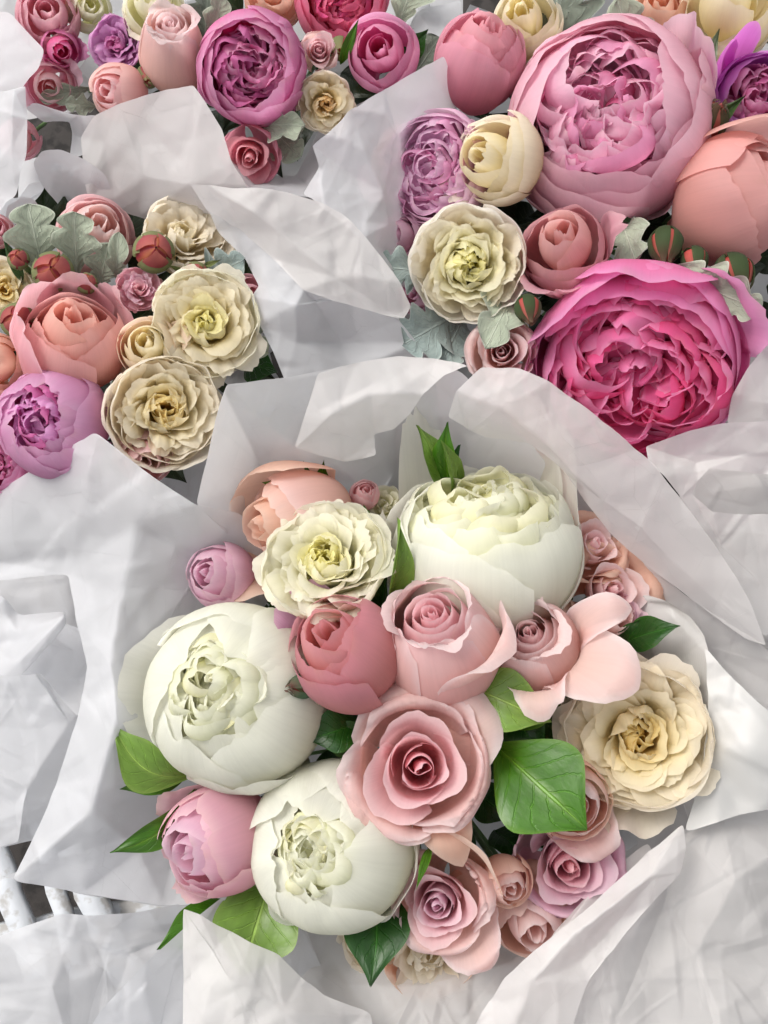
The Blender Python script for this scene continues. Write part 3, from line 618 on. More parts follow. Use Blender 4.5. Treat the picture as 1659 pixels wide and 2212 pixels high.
sheet(wf, 'paper_fold', [(395, 1963, .345), (432, 1975, .345), (470, 2000, .342), (530, 2030, .34), (600, 2062, .338), (650, 2110, .33), (700, 2150, .325), (800, 2190, .32), (820, 2290, .31), (395, 2290, .335)],
      ridges=[[(400, 1970, .345), (500, 2120, .352), (560, 2290, .345)], [(600, 2062, .338), (610, 2180, .345), (700, 2290, .33)]], facet=(90, .005), seed=21, m=M_TISSUE_WARM_LIT)
sheet(wf, 'paper_fold', [(150, 2290, .315), (220, 2180, .32), (320, 2075, .325), (420, 1985, .325), (480, 1938, .32), (540, 1925, .30), (640, 1960, .27), (700, 2100, .26), (600, 2290, .27)],
      ridges=[[(480, 1938, .32), (380, 2080, .30), (330, 2290, .295)]], facet=(80, .006), seed=23)
sheet(wf, 'paper_fold', [(520, 2290, .28), (560, 1990, .25), (800, 1960, .235), (1150, 2000, .245), (1300, 1950, .27), (1320, 2290, .30)], ridges=[[(820, 2290, .30), (900, 2130, .29), (1100, 2080, .29), (1200, 2000, .28)]], facet=(110, .007), seed=25, m=M_TISSUE_WARM_LIT)
sheet(wf, 'paper_fold', [(280, 930, .25), (530, 780, .26), (560, 1180, .22), (300, 1180, .23)], facet=(80, .004), seed=35)
sheet(wf, 'paper_fold', [(1330, 1700, .21), (1560, 1650, .25), (1560, 1950, .24), (1230, 2080, .20)], facet=(80, .004), seed=36, m=M_TISSUE_WARM_LIT)
sheet(wf, 'paper_fold', [(1540, 1200, .27), (1740, 1200, .28), (1740, 1560, .27), (1560, 1560, .25)], facet=(80, .004), seed=37, m=M_TISSUE_WARM_LIT)
rib = thing('satin_ribbon', 'glossy white satin ribbon curving beside the yellow centred cream rose', 'ribbon', Matrix.Translation(P(1500, 1500, .33))); rib.matrix_world = Matrix.Translation(P(1500, 1500, .33)); rib.location = P(1500, 1500, .33)
sheet(rib, 'ribbon_loop', [(1370, 1300, .315), (1392, 1284, .322), (1440, 1298, .332), (1490, 1330, .342), (1520, 1370, .35), (1532, 1420, .352), (1530, 1560, .345), (1500, 1640, .33), (1400, 1560, .29), (1330, 1420, .29)], ridges=[[(1450, 1310, .33), (1455, 1400, .325), (1480, 1520, .32)]], facet=None, seed=31, m=M_SATIN, smooth_n=14, crinkle=.0003)
sheet(rib, 'ribbon_tail', [(1518, 1395, .352), (1560, 1440, .36), (1640, 1520, .365), (1740, 1600, .365), (1740, 1735, .35), (1640, 1752, .35), (1560, 1772, .348), (1476, 1800, .345), (1500, 1730, .345), (1522, 1640, .35), (1530, 1540, .355), (1528, 1450, .355)],
      ridges=[[(1530, 1540, .355), (1620, 1620, .372), (1740, 1690, .362)]], facet=None, seed=33, m=M_SATIN, smooth_n=14, crinkle=.0004)

# --- loose sheets at the left edge and the bottom left
wl_ = wrap('tissue_sheet', 'crumpled heap of white tissue tinted bluish for skylight at the left edge', (60, 1500, .2), 'loose tissue')
sheet(wl_, 'paper_fold', [(-80, 1440, .30), (20, 1462, .305), (90, 1455, .305), (165, 1545, .29), (225, 1560, .27), (250, 1640, .25), (150, 1800, .22), (57, 1818, .24), (0, 1832, .24), (-80, 1850, .24)],
      ridges=[[(75, 1455, .315), (150, 1560, .29), (60, 1700, .27), (40, 1820, .25)], [(-80, 1600, .28), (60, 1700, .27)]], facet=(70, .007), seed=41)
sheet(wl_, 'paper_fold', [(-80, 1250, .22), (10, 1290, .25), (40, 1330, .24), (140, 1320, .26), (145, 1350, .27), (60, 1450, .26), (30, 1480, .25), (-80, 1500, .24)], ridges=[[(140, 1330, .275), (40, 1430, .265), (0, 1470, .25)]], facet=(45, .010), seed=43)
sheet(wl_, 'paper_fold', [(120, 1340, .20), (240, 1380, .22), (290, 1500, .23), (240, 1620, .23), (180, 1600, .24), (60, 1560, .21), (50, 1430, .20)], facet=(45, .012), seed=45)
sheet(wl_, 'paper_fold', [(-80, 1200, .19), (200, 1250, .2), (250, 1700, .18), (60, 1780, .17), (-80, 1800, .17)], facet=(70, .012), seed=47)
wb_ = wrap('tissue_sheet', 'flat creased tissue sheet across the bottom left corner', (150, 2100, .25), 'loose tissue')
sheet(wb_, 'paper_fold', [(-80, 2045, .28), (0, 2021, .29), (17, 2014, .29), (134, 1973, .30), (201, 1976, .295), (292, 1971, .29), (400, 1950, .275), (600, 1960, .25), (420, 2150, .26), (330, 2290, .27), (-80, 2290, .27)],
      ridges=[[(134, 1973, .30), (230, 2060, .285), (200, 2290, .28)], [(17, 2014, .29), (110, 2130, .30), (160, 2290, .285)], [(230, 2060, .285), (400, 2010, .265)]], facet=(90, .008), seed=51)

# --- wraps of the bouquets behind
wt = wrap('tissue_wrap', 'white tissue wrap with tall folded point below the magenta peony bouquet', (560, 420, .22))
cone(wt, 'inner_funnel', (600, 150), 400, 300, .24, FOOT_T, M_TISSUE_COOL_LIT, 5)
sheet(wt, 'paper_fold', [(175, 300, .30), (205, 250, .325), (255, 225, .34), (310, 208, .352), (365, 193, .362), (418, 186, .37), (440, 215, .372), (480, 280, .365), (500, 350, .355), (535, 405, .345), (600, 440, .33), (600, 560, .27), (450, 520, .26), (300, 470, .27), (190, 430, .28)],
      ridges=[[(418, 186, .37), (418, 300, .352), (412, 400, .335), (450, 520, .27)], [(255, 225, .34), (310, 380, .315), (412, 400, .335)]], facet=(90, .006), seed=61, m=M_TISSUE_WARM_LIT)
sheet(wt, 'paper_fold', [(412, 400, .355), (450, 404, .358), (540, 410, .36), (615, 415, .362), (690, 438, .362), (740, 462, .36), (790, 510, .356), (830, 560, .35), (865, 610, .345), (888, 660, .335), (872, 688, .325), (800, 668, .335), (725, 650, .34), (655, 628, .342), (590, 560, .335), (520, 500, .33), (450, 460, .34)],
      ridges=[[(450, 404, .358), (600, 500, .352), (725, 600, .348), (872, 688, .325)]], facet=(80, .006), seed=63, m=M_TISSUE_WARM_LIT)
sheet(wt, 'paper_fold', [(445, 440, .325), (520, 490, .33), (600, 560, .335), (655, 628, .34), (740, 650, .335), (860, 690, .322), (920, 760, .30), (900, 800, .29), (760, 800, .30), (615, 820, .315), (590, 760, .32), (560, 700, .325), (543, 645, .33), (560, 620, .33), (530, 560, .32), (470, 500, .31)],
      ridges=[[(543, 645, .33), (640, 660, .345), (740, 650, .335)], [(640, 660, .345), (640, 740, .32), (615, 820, .315)], [(680, 650, .33), (740, 740, .30), (900, 740, .31)]], facet=(80, .007), seed=65, m=M_TISSUE_COOL_LIT)
sheet(wt, 'paper_fold', [(655, 420, .325), (690, 360, .345), (675, 315, .35), (705, 290, .358), (760, 240, .365), (830, 195, .368), (900, 155, .36), (960, 120, .35), (990, 220, .31), (960, 300, .28), (900, 500, .27), (900, 640, .28), (830, 590, .33), (780, 520, .345), (700, 450, .345)],
      ridges=[[(705, 290, .358), (790, 330, .352), (830, 420, .33), (860, 560, .30)], [(675, 315, .35), (760, 380, .335), (790, 480, .335)], [(830, 195, .368), (860, 290, .335), (830, 420, .33)]], facet=(75, .008), seed=67, m=M_TISSUE_COOL_LIT)
sheet(wt, 'paper_fold', [(480, 330, .30), (540, 410, .31), (700, 430, .31), (760, 300, .30), (820, 200, .30), (700, 260, .26), (640, 380, .25), (560, 380, .25)], facet=(60, .008), seed=69)
wk = wrap('tissue_sheet', 'crumpled tissue scraps with light tips between the two left bouquets', (110, 380, .2), 'loose tissue')
sheet(wk, 'paper_fold', [(70, 350, .30), (90, 325, .31), (130, 322, .315), (185, 345, .31), (230, 380, .30), (260, 470, .26), (150, 470, .24), (90, 400, .28)], facet=(35, .009), seed=71)
sheet(wk, 'paper_fold', [(55, 235, .28), (75, 225, .29), (170, 250, .31), (215, 250, .31), (190, 330, .28), (150, 345, .25), (155, 285, .26), (150, 262, .27), (95, 268, .26)], facet=(35, .008), seed=73)
sheet(wk, 'paper_fold', [(40, 350, .20), (110, 330, .22), (300, 420, .23), (240, 520, .23), (40, 500, .22)], facet=(50, .01), seed=75)
we = wrap('tissue_wrap', 'crumpled white tissue tinted bluish for skylight at the top left corner', (20, 200, .25))
sheet(we, 'paper_fold', [(-80, 20, .30), (20, 25, .31), (60, 70, .315), (95, 105, .32), (85, 150, .315), (55, 180, .31), (30, 215, .30), (-80, 230, .28)], facet=(45, .010), seed=81)
sheet(we, 'paper_fold', [(-80, 200, .30), (10, 200, .32), (55, 185, .33), (62, 260, .325), (58, 330, .32), (35, 420, .31), (-10, 460, .30), (-80, 480, .29)], ridges=[[(30, 195, .335), (25, 320, .32), (0, 450, .30)]], facet=(70, .005), seed=83)
sheet(we, 'paper_fold', [(-80, -60, .24), (1000, -60, .24), (1000, 60, .23), (900, 200, .24), (600, 150, .22), (200, 200, .22), (170, 240, .23), (50, 260, .22), (-80, 200, .22)], facet=(80, .01), seed=85)
wr = wrap('tissue_wrap', 'white tissue wrap behind the hot pink peony at the right', (1500, 700, .22))
cone(wr, 'inner_funnel', (1330, 480), 520, 520, .23, FOOT_R, M_TISSUE_COOL_LIT, 7)
sheet(wr, 'paper_fold', [(1400, 995, .375), (1395, 965, .372), (1430, 952, .375), (1490, 930, .382), (1560, 914, .385), (1740, 905, .375), (1740, 1020, .36), (1640, 1022, .365), (1530, 1013, .365), (1505, 1040, .362), (1495, 1068, .36), (1540, 1105, .358), (1620, 1112, .35), (1740, 1108, .34), (1740, 1290, .33), (1650, 1380, .33), (1560, 1200, .345), (1470, 1075, .365)],
      ridges=[[(1395, 965, .372), (1500, 1000, .362), (1620, 980, .37), (1740, 960, .37)], [(1495, 1068, .36), (1560, 1180, .345)]], facet=(80, .005), seed=91, m=M_TISSUE_WARM_LIT)
sheet(wr, 'paper_fold', [(1450, 980, .32), (1740, 990, .32), (1740, 1160, .31), (1480, 1140, .31)], facet=(60, .006), seed=93, m=M_TISSUE_WARM_LIT)
sheet(wr, 'paper_fold', [(1570, 915, .33), (1580, 855, .345), (1610, 800, .352), (1660, 740, .352), (1740, 690, .345), (1740, 930, .34), (1650, 925, .335)], facet=(70, .006), seed=95, m=M_TISSUE_WARM_LIT)
sheet(wr, 'paper_fold', [(1560, 700, .28), (1740, 680, .29), (1740, 960, .27), (1400, 980, .26), (1480, 840, .24)], facet=(70, .006), seed=97, m=M_TISSUE_WARM_LIT)
sheet(wr, 'paper_fold', [(900, 20, .27), (1000, 0, .26), (960, 250, .26), (850, 400, .25), (860, 700, .25), (1000, 900, .26), (900, 900, .24), (760, 700, .24), (780, 300, .24)], facet=(70, .008), seed=99)
wz = wrap('tissue_wrap', 'pale tissue funnel holding the peach and cream bouquet at left', (230, 700, .22))
cone(wz, 'inner_funnel', (240, 700), 380, 350, .22, FOOT_L, M_TISSUE_COOL_LIT, 9)
sheet(wz, 'paper_fold', [(-80, 420, .25), (60, 430, .27), (30, 470, .28), (-80, 500, .26)], facet=(60, .006), seed=101)
sheet(wz, 'paper_fold', [(10, 500, .27), (15, 445, .29), (45, 425, .295), (75, 432, .29), (100, 470, .27), (60, 540, .25)], facet=(40, .004), seed=103)

# ------------------------------------------------------------------ flowers of the front bouquet
GF = 'flowers of the front bouquet'; GR = 'flowers of the right bouquet'; GL = 'flowers of the left bouquet'; GT = 'flowers of the top bouquet'; GU = 'flowers of the far left bouquet'
LF = 'leaves of the front bouquet'; DM = 'silvery felted leaves'
def S(k): rng.seed(k)
S(11); t, R = place('white_peony', 'large white peony at the left whose opening shows a crinkled lemon centre', 'peony', GF, 515, 1500, .335, 200, (-.36, .12), .0, FOOT_F)
peony(t, R, WHITE, WHITE_IN, WHITE_DEEP, close=150, ell=8, hole=.40, inner=36, isc=1.4, frill=.045, guards=5, loose=((3.05, .32, 52, 1.0, .1),), depth=.1, ga=.3)
S(12); t, R = place('white_peony', 'largest white peony at the top of the bouquet with upright frilled petals', 'peony', GF, 1045, 1185, .330, 206, (-.05, 1.75), .0, FOOT_F)
peony(t, R, WHITE, WHITE_IN, WHITE_DEEP, close=124, hole=.70, inner=44, isc=1.4, mid=8, guards=6, frill=.05, ga=-1.9, loose=((1.25, .05, 34, 2.3, -.30), (2.25, .15, 20, 2.1, -.3), (3.2, .12, 26, 1.0, 0), (.6, .0, 26, 2.0, -.2)))
S(13); t, R = place('white_peony', 'half closed white peony with torn petals at the bottom beside the big pink rose', 'peony', GF, 718, 1825, .332, 178, (-.30, -.06), 1.1, FOOT_F)
peony(t, R, WHITE, WHITE_IN, WHITE_DEEP, close=153, hole=.36, inner=24, isc=1.4, guards=5, frill=.06, loose=((-.55, .12, 40, 1.1, 0), (5.1, .1, 50, .8, 0)), depth=.15)
S(14); t, R = place('pink_rose', 'wide open pale pink rose facing the camera in the middle', 'rose', GF, 905, 1655, .372, 156, (.05, -.06), 0, FOOT_F)
rose(t, R, PALEPINK, MIDPINK, DEEPROSE, n=10, outer=6, open_=1.15, flare=.32, drop=.22, tipc=.16, H=1.0, topz=.30)
petal(t, [(.04, -.9), (.75, -.5), (.95, -.2), (1.05, -.02), (1.2, .0), (1.32, -.1)], .85, R_(50), R, PALEPINK, 17, 17, rnd=.25, warp=.05, wav=.05, cusp=.05, base=.6)
petal(t, [(.04, -.9), (.75, -.5), (.9, -.25), (1.05, -.12), (1.22, -.15), (1.3, -.2)], -1.15, R_(42), R, PEACH, 17, 17, rnd=.5, warp=.05, wav=.03, cusp=.2, base=.6, pw=1.3)
S(15); t, R = place('pink_rose', 'tall pink rose above the middle with one long petal folded down its right side', 'rose', GF, 952, 1392, .362, 130, (-.22, .72), 0, FOOT_F)
spiral_bud(t, R*.97, PALEPINK, MIDPINK, DEEPROSE, n=11, wraps=5, mouth=.58, H=1.15, lip=.10)
petal(t, [(.2, -1.), (.85, -.7), (1.0, -.1), (1.02, .35), (1.14, .62), (1.27, .52)], -.25, R_(66), R, PALEPINK, 17, 17, rnd=.3, warp=.05, wav=.04, cusp=.1)
S(16); t, R = place('pink_rose', 'pink rose with small tight spiral and broad petal spread to the right', 'rose', GF, 1152, 1392, .350, 112, (-.15, .42), .0, FOOT_F)
spiral_bud(t, R*.85, PALEPINK, PALEPINK, MIDPINK, n=9, wraps=4, mouth=.62, H=1.0, lip=.2)
for az, hw, ln in ((-.45, 42, 1.75), (-1.35, 40, 1.35), (.3, 26, 1.5)):
    petal(t, [(.2, -1.), (.75, -.7), (.92, -.15), (1.0, .3), (1.05*ln/1.2, .62), (1.30*ln/1.2, .74), (1.42*ln/1.2, .62)], az, R_(hw*1.25), R, PALEPINK, 19, 19, rnd=.55, pw=1.7, warp=.09, wav=.09, cusp=.16, flat=1.1, frill=.04)
S(17); t, R = place('coral_rose', 'dusky coral rose bud with broad smooth petals and a lilac outer petal', 'rose', GF, 750, 1410, .372, 126, (-.62, .72), .0, FOOT_F)
bud_rose(t, R, CORAL, CORAL_IN, n=6, close=152, sz=1.12, tear=.05)
petal(t, [(.2, -1.), (.85, -.65), (1.10, -.1), (1.08, .45), (1.25, .8), (1.42, .78)], 2.6, R_(44), R, pal('#c07890', '#c88aa8', '#c48cb4', '#d8aac8'), 15, 17, rnd=.35, warp=.07, wav=.08, frill=.05)
S(18); t, R = place('cream_rose', 'ivory quartered rose with crowded thin petals under the peach rose', 'rose', GF, 703, 1215, .362, 138, (-.20, .50), .5, FOOT_F)
garden_rose(t, R, GCREAM, GCREAM, GCREAM, LEMON, n=70, frill=.07)
S(19); t, R = place('peach_rose', 'peach rose with one broad domed petal at the upper left', 'rose', GF, 648, 1122, .322, 112, (-1.5, -.2), .0, FOOT_F)
bud_rose(t, R, PALEPINK, PEACH, n=7, close=146, sz=1.25, tear=.07)
petal(t, [(.2, -1.1), (.9, -.8), (1.12, -.1), (1.16, .5), (1.0, .95), (.8, 1.1)], PI-.9, R_(66), R, PEACH, 19, 19, rnd=.2, warp=.07, wav=.06, frill=.03)
petal(t, [(.2, -1.), (.95, -.7), (1.25, -.3), (1.35, .3), (1.3, .9), (1.5, 1.2)], PI+1.0, R_(44), R, PEACH, 15, 17, rnd=.4, warp=.06, wav=.06, cusp=.12)

S(20); t, R = place('lilac_rosebud', 'lilac pink rosebud at the outer left under the peach rose', 'rose', GF, 478, 1245, .305, 74, (-.6, .15), .3, FOOT_F)
bud_rose(t, R, LILAC, LILAC, n=6, close=150, sz=1.2)
S(21); t, R = place('cream_rose', 'loose ruffled cream rose with golden centre at the right beside the ribbon', 'rose', GF, 1378, 1590, .345, 158, (.05, -.02), .2, FOOT_F)
garden_rose(t, R, CREAM, CREAM, CREAM_IN, YEL, n=64, frill=.06, dome=-.15, hole=.06)
for az, hw, ln in ((2.9, 34, 1.0), (2.2, 36, .9), (1.6, 34, 1.05), (3.7, 40, 1.1), (4.4, 36, 1.15), (5.3, 36, .9)):
    petal(t, [(.2, -.9), (.8, -.6), (1.0*ln, -.25), (1.12*ln, .0), (1.22*ln, .02)], az, R_(hw), R, CREAM, 15, 15, rnd=.3, warp=.09, wav=.10, frill=.06, flat=1.2)
S(22); t, R = place('pink_rose', 'pale peach pink rose half hidden behind the top white peony at right', 'rose', GF, 1282, 1180, .322, 82, (.4, .4), .3, FOOT_F)
rose(t, R, PEACH, PALEPINK, MIDPINK, n=8, outer=4, open_=1.1, flare=.3)
S(23); t, R = place('pink_rose', 'thin petalled blush rose at the upper right edge of the bouquet', 'rose', GF, 1318, 1275, .322, 106, (.4, .1), .3, FOOT_F)
rose(t, R, PEACH, PALEPINK, MIDPINK, n=8, outer=6, open_=1.05, flare=.45, drop=.4)
S(24); t, R = place('lilac_rosebud', 'small lilac rose above the cream rose near the dark leaf', 'rose', GF, 1318, 1342, .322, 66, (.4, .1), .3, FOOT_F)
bud_rose(t, R, LILAC, PALEPINK, n=6, close=130, flip=((-.5, .2, 40),))
S(25); t, R = place('pink_rosebud', 'plump pink rosebud with torn tips at the lower left', 'rose', GF, 470, 1812, .325, 122, (-.85, -.35), .8, FOOT_F)
bud_rose(t, R, DUSTY, LILAC, n=7, close=157, sz=1.10, tear=.10, flip=((1.8, .15, 26), (3.4, .1, 24)))
S(26); t, R = place('pink_rose', 'bright pink spiral rose at the bottom of the bouquet', 'rose', GF, 950, 1945, .335, 112, (-.12, -.25), .6, FOOT_F)
rose(t, R, PALEPINK, MIDPINK, LILAC, n=13, outer=5, open_=1.15, flare=.28, topz=.35)
petal(t, [(.2, -1.), (.9, -.7), (1.2, -.1), (1.3, .4), (1.35, .8), (1.5, .95)], .5, R_(52), R, PEACH, 17, 17, rnd=.25, warp=.05, wav=.04)
petal(t, [(.2, -1.), (.9, -.7), (1.2, -.2), (1.38, .08), (1.5, -.05)], -1.5, R_(50), R, PALEPINK, 19, 19, rnd=.5, pw=1.8, warp=.08, wav=.08, cusp=.15, frill=.04)
S(27); t, R = place('lilac_rose', 'lilac pink rose partly tucked under a drooping beige petal at lower right', 'rose', GF, 1228, 1862, .322, 128, (.12, -.25), .3, FOOT_F)
rose(t, R, LILAC, LILAC, DEEPROSE, n=12, outer=5, open_=1.15, flare=.25, topz=.35)
S(28); t, R = place('blush_rose', 'beige blush rose between the dark glossy leaf and the cream rose', 'rose', GF, 1232, 1728, .345, 90, (.25, -.2), .3, FOOT_F)
bud_rose(t, R, PEACH, PALEPINK, n=6, close=142, sz=1.15, tear=.04)
petal(t, [(.2, -1.), (.9, -.7), (1.15, -.1), (1.3, .2), (1.42, .25), (1.5, .1)], -1.35, R_(60), R, PALEPINK, 19, 19, rnd=.5, pw=1.8, warp=.09, wav=.09, cusp=.12, frill=.04)
S(29); t, R = place('peach_rosebud', 'small peach bud between the two lower pink roses', 'rose', GF, 1093, 1900, .326, 56, (.2, -.4), .3, FOOT_F)
bud_rose(t, R, PEACH, PALEPINK, n=5, close=150, sz=1.4, tear=.08)
S(30); t, R = place('blush_rose', 'faded blush rose tucked under the lower right edge of the bouquet', 'rose', GF, 1140, 1965, .295, 102, (.2, -.6), .3, FOOT_F)
bud_rose(t, R, PEACH, PALEPINK, n=7, close=140, tear=.08)
S(31); t, R = place('cream_rose', 'pale cream rose peeping out under the bottom pink rose', 'rose', GF, 925, 2055, .290, 104, (.0, -.6), .3, FOOT_F)
garden_rose(t, R, PEACH, CREAM, CREAM, CREAM, n=30)
S(32); t, R = place('cream_rose', 'cream rose edge behind the dark leaf at the very bottom', 'rose', GF, 815, 2010, .270, 88, (.0, -.4), .3, FOOT_F)
garden_rose(t, R, CREAM, CREAM, CREAM, CREAM, n=24)
S(33); t, R = place('pink_rosebud', 'tiny pink bud behind the peach rose at the top', 'rose', GF, 788, 1070, .300, 34, (.1, .5), .3, FOOT_F)
bud_rose(t, R, MIDPINK, MIDPINK, n=5, tear=.1)
S(34); t, R = place('cream_rose', 'small cream rose between the ivory rose and the top white peony', 'rose', GF, 828, 1092, .290, 44, (-.2, .4), .3, FOOT_F)
garden_rose(t, R, GCREAM, GCREAM, GCREAM, GCREAM, n=20)
S(35); t, R = place('rose_calyx', 'small green calyx with pointed sepals left of the coral rose', 'bud', GF, 655, 1482, .375, 26, (-.9, -.1), .3, FOOT_F)
small_bud(t, R, pal('#8a2a38', '#4a5c34'), pal('#2c4430', '#3c5a3c', '#5a3c34'), sep_len=1.3)

# ------------------------------------------------------------------ leaves of the front bouquet
S(50)
sprig('leaf_sprig', 'upright sprig of bright green leaves behind the top white peony', 'leaves', LF, [dict(a=(960, 1060, .31), b=(900, 918, .345), w=34, c=GREEN_L, roll=.5), dict(a=(975, 1060, .31), b=(968, 910, .35), w=32, c=GREEN, roll=-.5), dict(a=(975, 1080, .31), b=(950, 950, .36), w=26, c=GREEN_L, roll=.9), dict(a=(985, 1080, .30), b=(995, 960, .33), w=26, c=GREEN_D, roll=-.9)], FOOT_F)
sprig('leaf_sprig', 'pair of small green leaves above the peach rose', 'leaves', LF, [dict(a=(690, 1060, .30), b=(565, 1042, .33), w=32, c=GREEN_L), dict(a=(680, 1090, .29), b=(575, 1062, .31), w=24, c=GREEN), dict(a=(690, 1060, .30), b=(700, 992, .33), w=18, c=GREEN), dict(a=(680, 1060, .30), b=(655, 995, .325), w=10, c=GREEN)], FOOT_F)
sprig('leaf_sprig', 'narrow folded green leaf between the ivory rose and the white peony', 'leaves', LF, [dict(a=(822, 1330, .34), b=(858, 1118, .385), w=34, c=GREEN_L, roll=.7, fold=.8), dict(a=(800, 1150, .32), b=(785, 1088, .34), w=16, c=GREEN), dict(a=(830, 1340, .33), b=(838, 1240, .36), w=24, c=GREEN_D, roll=-.6)], FOOT_F)
sprig('leaf_sprig', 'broad light green leaf above the glossy leaf right of the middle rose', 'leaves', LF, [dict(a=(1010, 1480, .355), b=(1192, 1560, .368), w=68, c=GREEN_L, wide=.40, fold=.12, tipw=1.0), dict(a=(1090, 1560, .34), b=(1210, 1520, .345), w=34, c=GREEN)], FOOT_F)
sprig('leaf_sprig', 'large glossy dark green leaf pointing down right beside the middle rose', 'leaves', LF, [dict(a=(1062, 1602, .342), b=(1268, 1792, .375), w=112, c=GREEN, wide=.60, fold=.14, arch=.10), dict(a=(1085, 1520, .33), b=(1180, 1640, .34), w=50, c=GREEN_D)], FOOT_F)
sprig('leaf_sprig', 'dark green leaf lying over the ribbon at the right', 'leaves', LF, [dict(a=(1350, 1390, .325), b=(1470, 1352, .36), w=38, c=GREEN_D, wide=.5, roll=-.3), dict(a=(1340, 1400, .32), b=(1400, 1330, .345), w=26, c=GREEN_D)], FOOT_F)
sprig('leaf_sprig', 'three green leaves spreading left below the left white peony', 'leaves', LF, [dict(a=(440, 1668, .31), b=(243, 1565, .335), w=50, c=GREEN_L, wide=.6, fold=.2, side=-.22), dict(a=(400, 1680, .30), b=(258, 1705, .315), w=26, c=GREEN), dict(a=(430, 1690, .31), b=(236, 1840, .33), w=34, c=GREEN, wide=.6, roll=-.4, side=-.1)], FOOT_F)
sprig('leaf_sprig', 'wide green leaf below the plump pink rosebud', 'leaves', LF, [dict(a=(590, 1880, .30), b=(520, 2110, .315), w=95, c=GREEN_L, wide=.55, fold=.2), dict(a=(500, 1950, .28), b=(338, 2052, .30), w=44, c=GREEN)], FOOT_F)
sprig('leaf_sprig', 'shiny dark leaf pointing down below the bottom white peony', 'leaves', LF, [dict(a=(800, 1900, .305), b=(800, 2132, .34), w=72, c=GREEN_D, wide=.5, fold=.22, side=-.06)], FOOT_F)
sprig('leaf_sprig', 'dark green leaf between the two left white peonies and the middle rose', 'leaves', LF, [dict(a=(780, 1560, .34), b=(665, 1600, .352), w=46, c=GREEN_D, wide=.55), dict(a=(780, 1620, .335), b=(700, 1560, .345), w=40, c=GREEN_D)], FOOT_F)
sprig('leaf_sprig', 'thin green leaf lying over the bottom pink rose', 'leaves', LF, [dict(a=(928, 1830, .352), b=(898, 1925, .385), w=10, c=GREEN), dict(a=(1190, 1500, .325), b=(1310, 1408, .335), w=18, c=GREEN), dict(a=(1190, 1640, .315), b=(1200, 1500, .33), w=55, c=GREEN_D)], FOOT_F)
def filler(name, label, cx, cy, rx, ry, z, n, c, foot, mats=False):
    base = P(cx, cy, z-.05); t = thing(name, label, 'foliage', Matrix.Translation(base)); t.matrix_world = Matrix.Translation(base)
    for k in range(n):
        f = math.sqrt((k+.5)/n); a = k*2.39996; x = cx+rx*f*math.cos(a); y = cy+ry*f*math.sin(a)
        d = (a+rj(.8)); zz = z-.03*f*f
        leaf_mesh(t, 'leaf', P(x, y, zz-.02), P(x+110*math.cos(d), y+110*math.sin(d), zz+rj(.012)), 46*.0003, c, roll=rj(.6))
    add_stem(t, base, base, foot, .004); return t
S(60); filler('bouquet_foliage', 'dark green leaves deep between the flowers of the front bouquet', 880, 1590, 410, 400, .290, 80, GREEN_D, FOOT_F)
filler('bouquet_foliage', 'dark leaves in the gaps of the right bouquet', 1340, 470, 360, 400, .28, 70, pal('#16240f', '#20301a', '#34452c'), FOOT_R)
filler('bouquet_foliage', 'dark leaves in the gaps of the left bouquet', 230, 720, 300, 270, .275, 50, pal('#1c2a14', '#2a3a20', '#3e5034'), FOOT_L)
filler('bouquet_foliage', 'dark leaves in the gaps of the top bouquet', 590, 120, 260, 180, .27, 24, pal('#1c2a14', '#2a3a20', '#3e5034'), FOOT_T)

# ------------------------------------------------------------------ right bouquet
S(101); t, R = place('pink_peony', 'huge pale pink peony with frilled open cup at the upper right', 'peony', GR, 1312, 268, .330, 214, (-.02, .42), .9, FOOT_R)
peony(t, R, PK_OUT, PK_IN, PK_DEEP, close=128, cj=13, isc=1.05, hole=.58, inner=54, mid=32, midp=mixp(PK_IN, PK_OUT, .4), guards=7, frill=.06, loose=((2.8, .12, 30, .9, 0), (-.25, .1, 26, 1.1, 0), (-1.7, .1, 34, .2, .1), (-1.2, .12, 28, .15, .1)), depth=.3)
S(102); t, R = place('hot_pink_peony', 'hot pink peony bursting with crumpled magenta petals', 'peony', GR, 1378, 790, .318, 218, (-.05, -.36), .3, FOOT_R)
peony(t, R, HOT_OUT, HOT_IN, HOT_DEEP, close=112, cj=10, isc=1.1, hole=.78, inner=64, mid=24, midp=mixp(HOT_IN, HOT_OUT, .5), guards=7, frill=.09, depth=.3, loose=((1.2, .02, 40, 1.2, -.1), (2.0, .0, 42, 1.25, -.1), (.2, .35, 30, .9, 0), (2.9, .05, 40, 1.0, 0)))
S(103); t, R = place('peach_peony', 'smooth peach peony cut by the right edge', 'peony', GR, 1585, 432, .335, 142, (1.5, .35), .5, FOOT_R)
bud_rose(t, R, pal('#d09084', '#d89e94', '#dca6a2', '#e4b8b0'), pal('#d49688', '#dca29a', '#e0aaa6'), n=8, close=150, sz=.98, tear=.04)
petal(t, [(.2, -1.), (.9, -.6), (1.08, .0), (1.1, .5), (1.0, .85), (1.1, 1.0)], 1.1, R_(44), R, pal('#d49888', '#d8a294', '#dcaa9e', '#e4b8ac'), 17, 17, rnd=.2, warp=.05, wav=.07)
S(104); t, R = place('pink_peony', 'tight round rose pink peony bud at the top between two bouquets', 'peony', GR, 1035, 132, .325, 100, (.3, 1.0), .6, FOOT_R)
bud_rose(t, R, pal('#c07088', '#ca8296', '#ce90a4', '#dcaabc'), pal('#d47c88', '#dc909c', '#e0a0ac'), n=7, close=154, sz=1.12)
S(105); t, R = place('cream_rose', 'cream rose behind the silvery leaf at the top', 'rose', GR, 1135, 55, .315, 78, (-.1, .5), .6, FOOT_R)
bud_rose(t, R, CREAM, CREAM_IN, n=7, close=130)
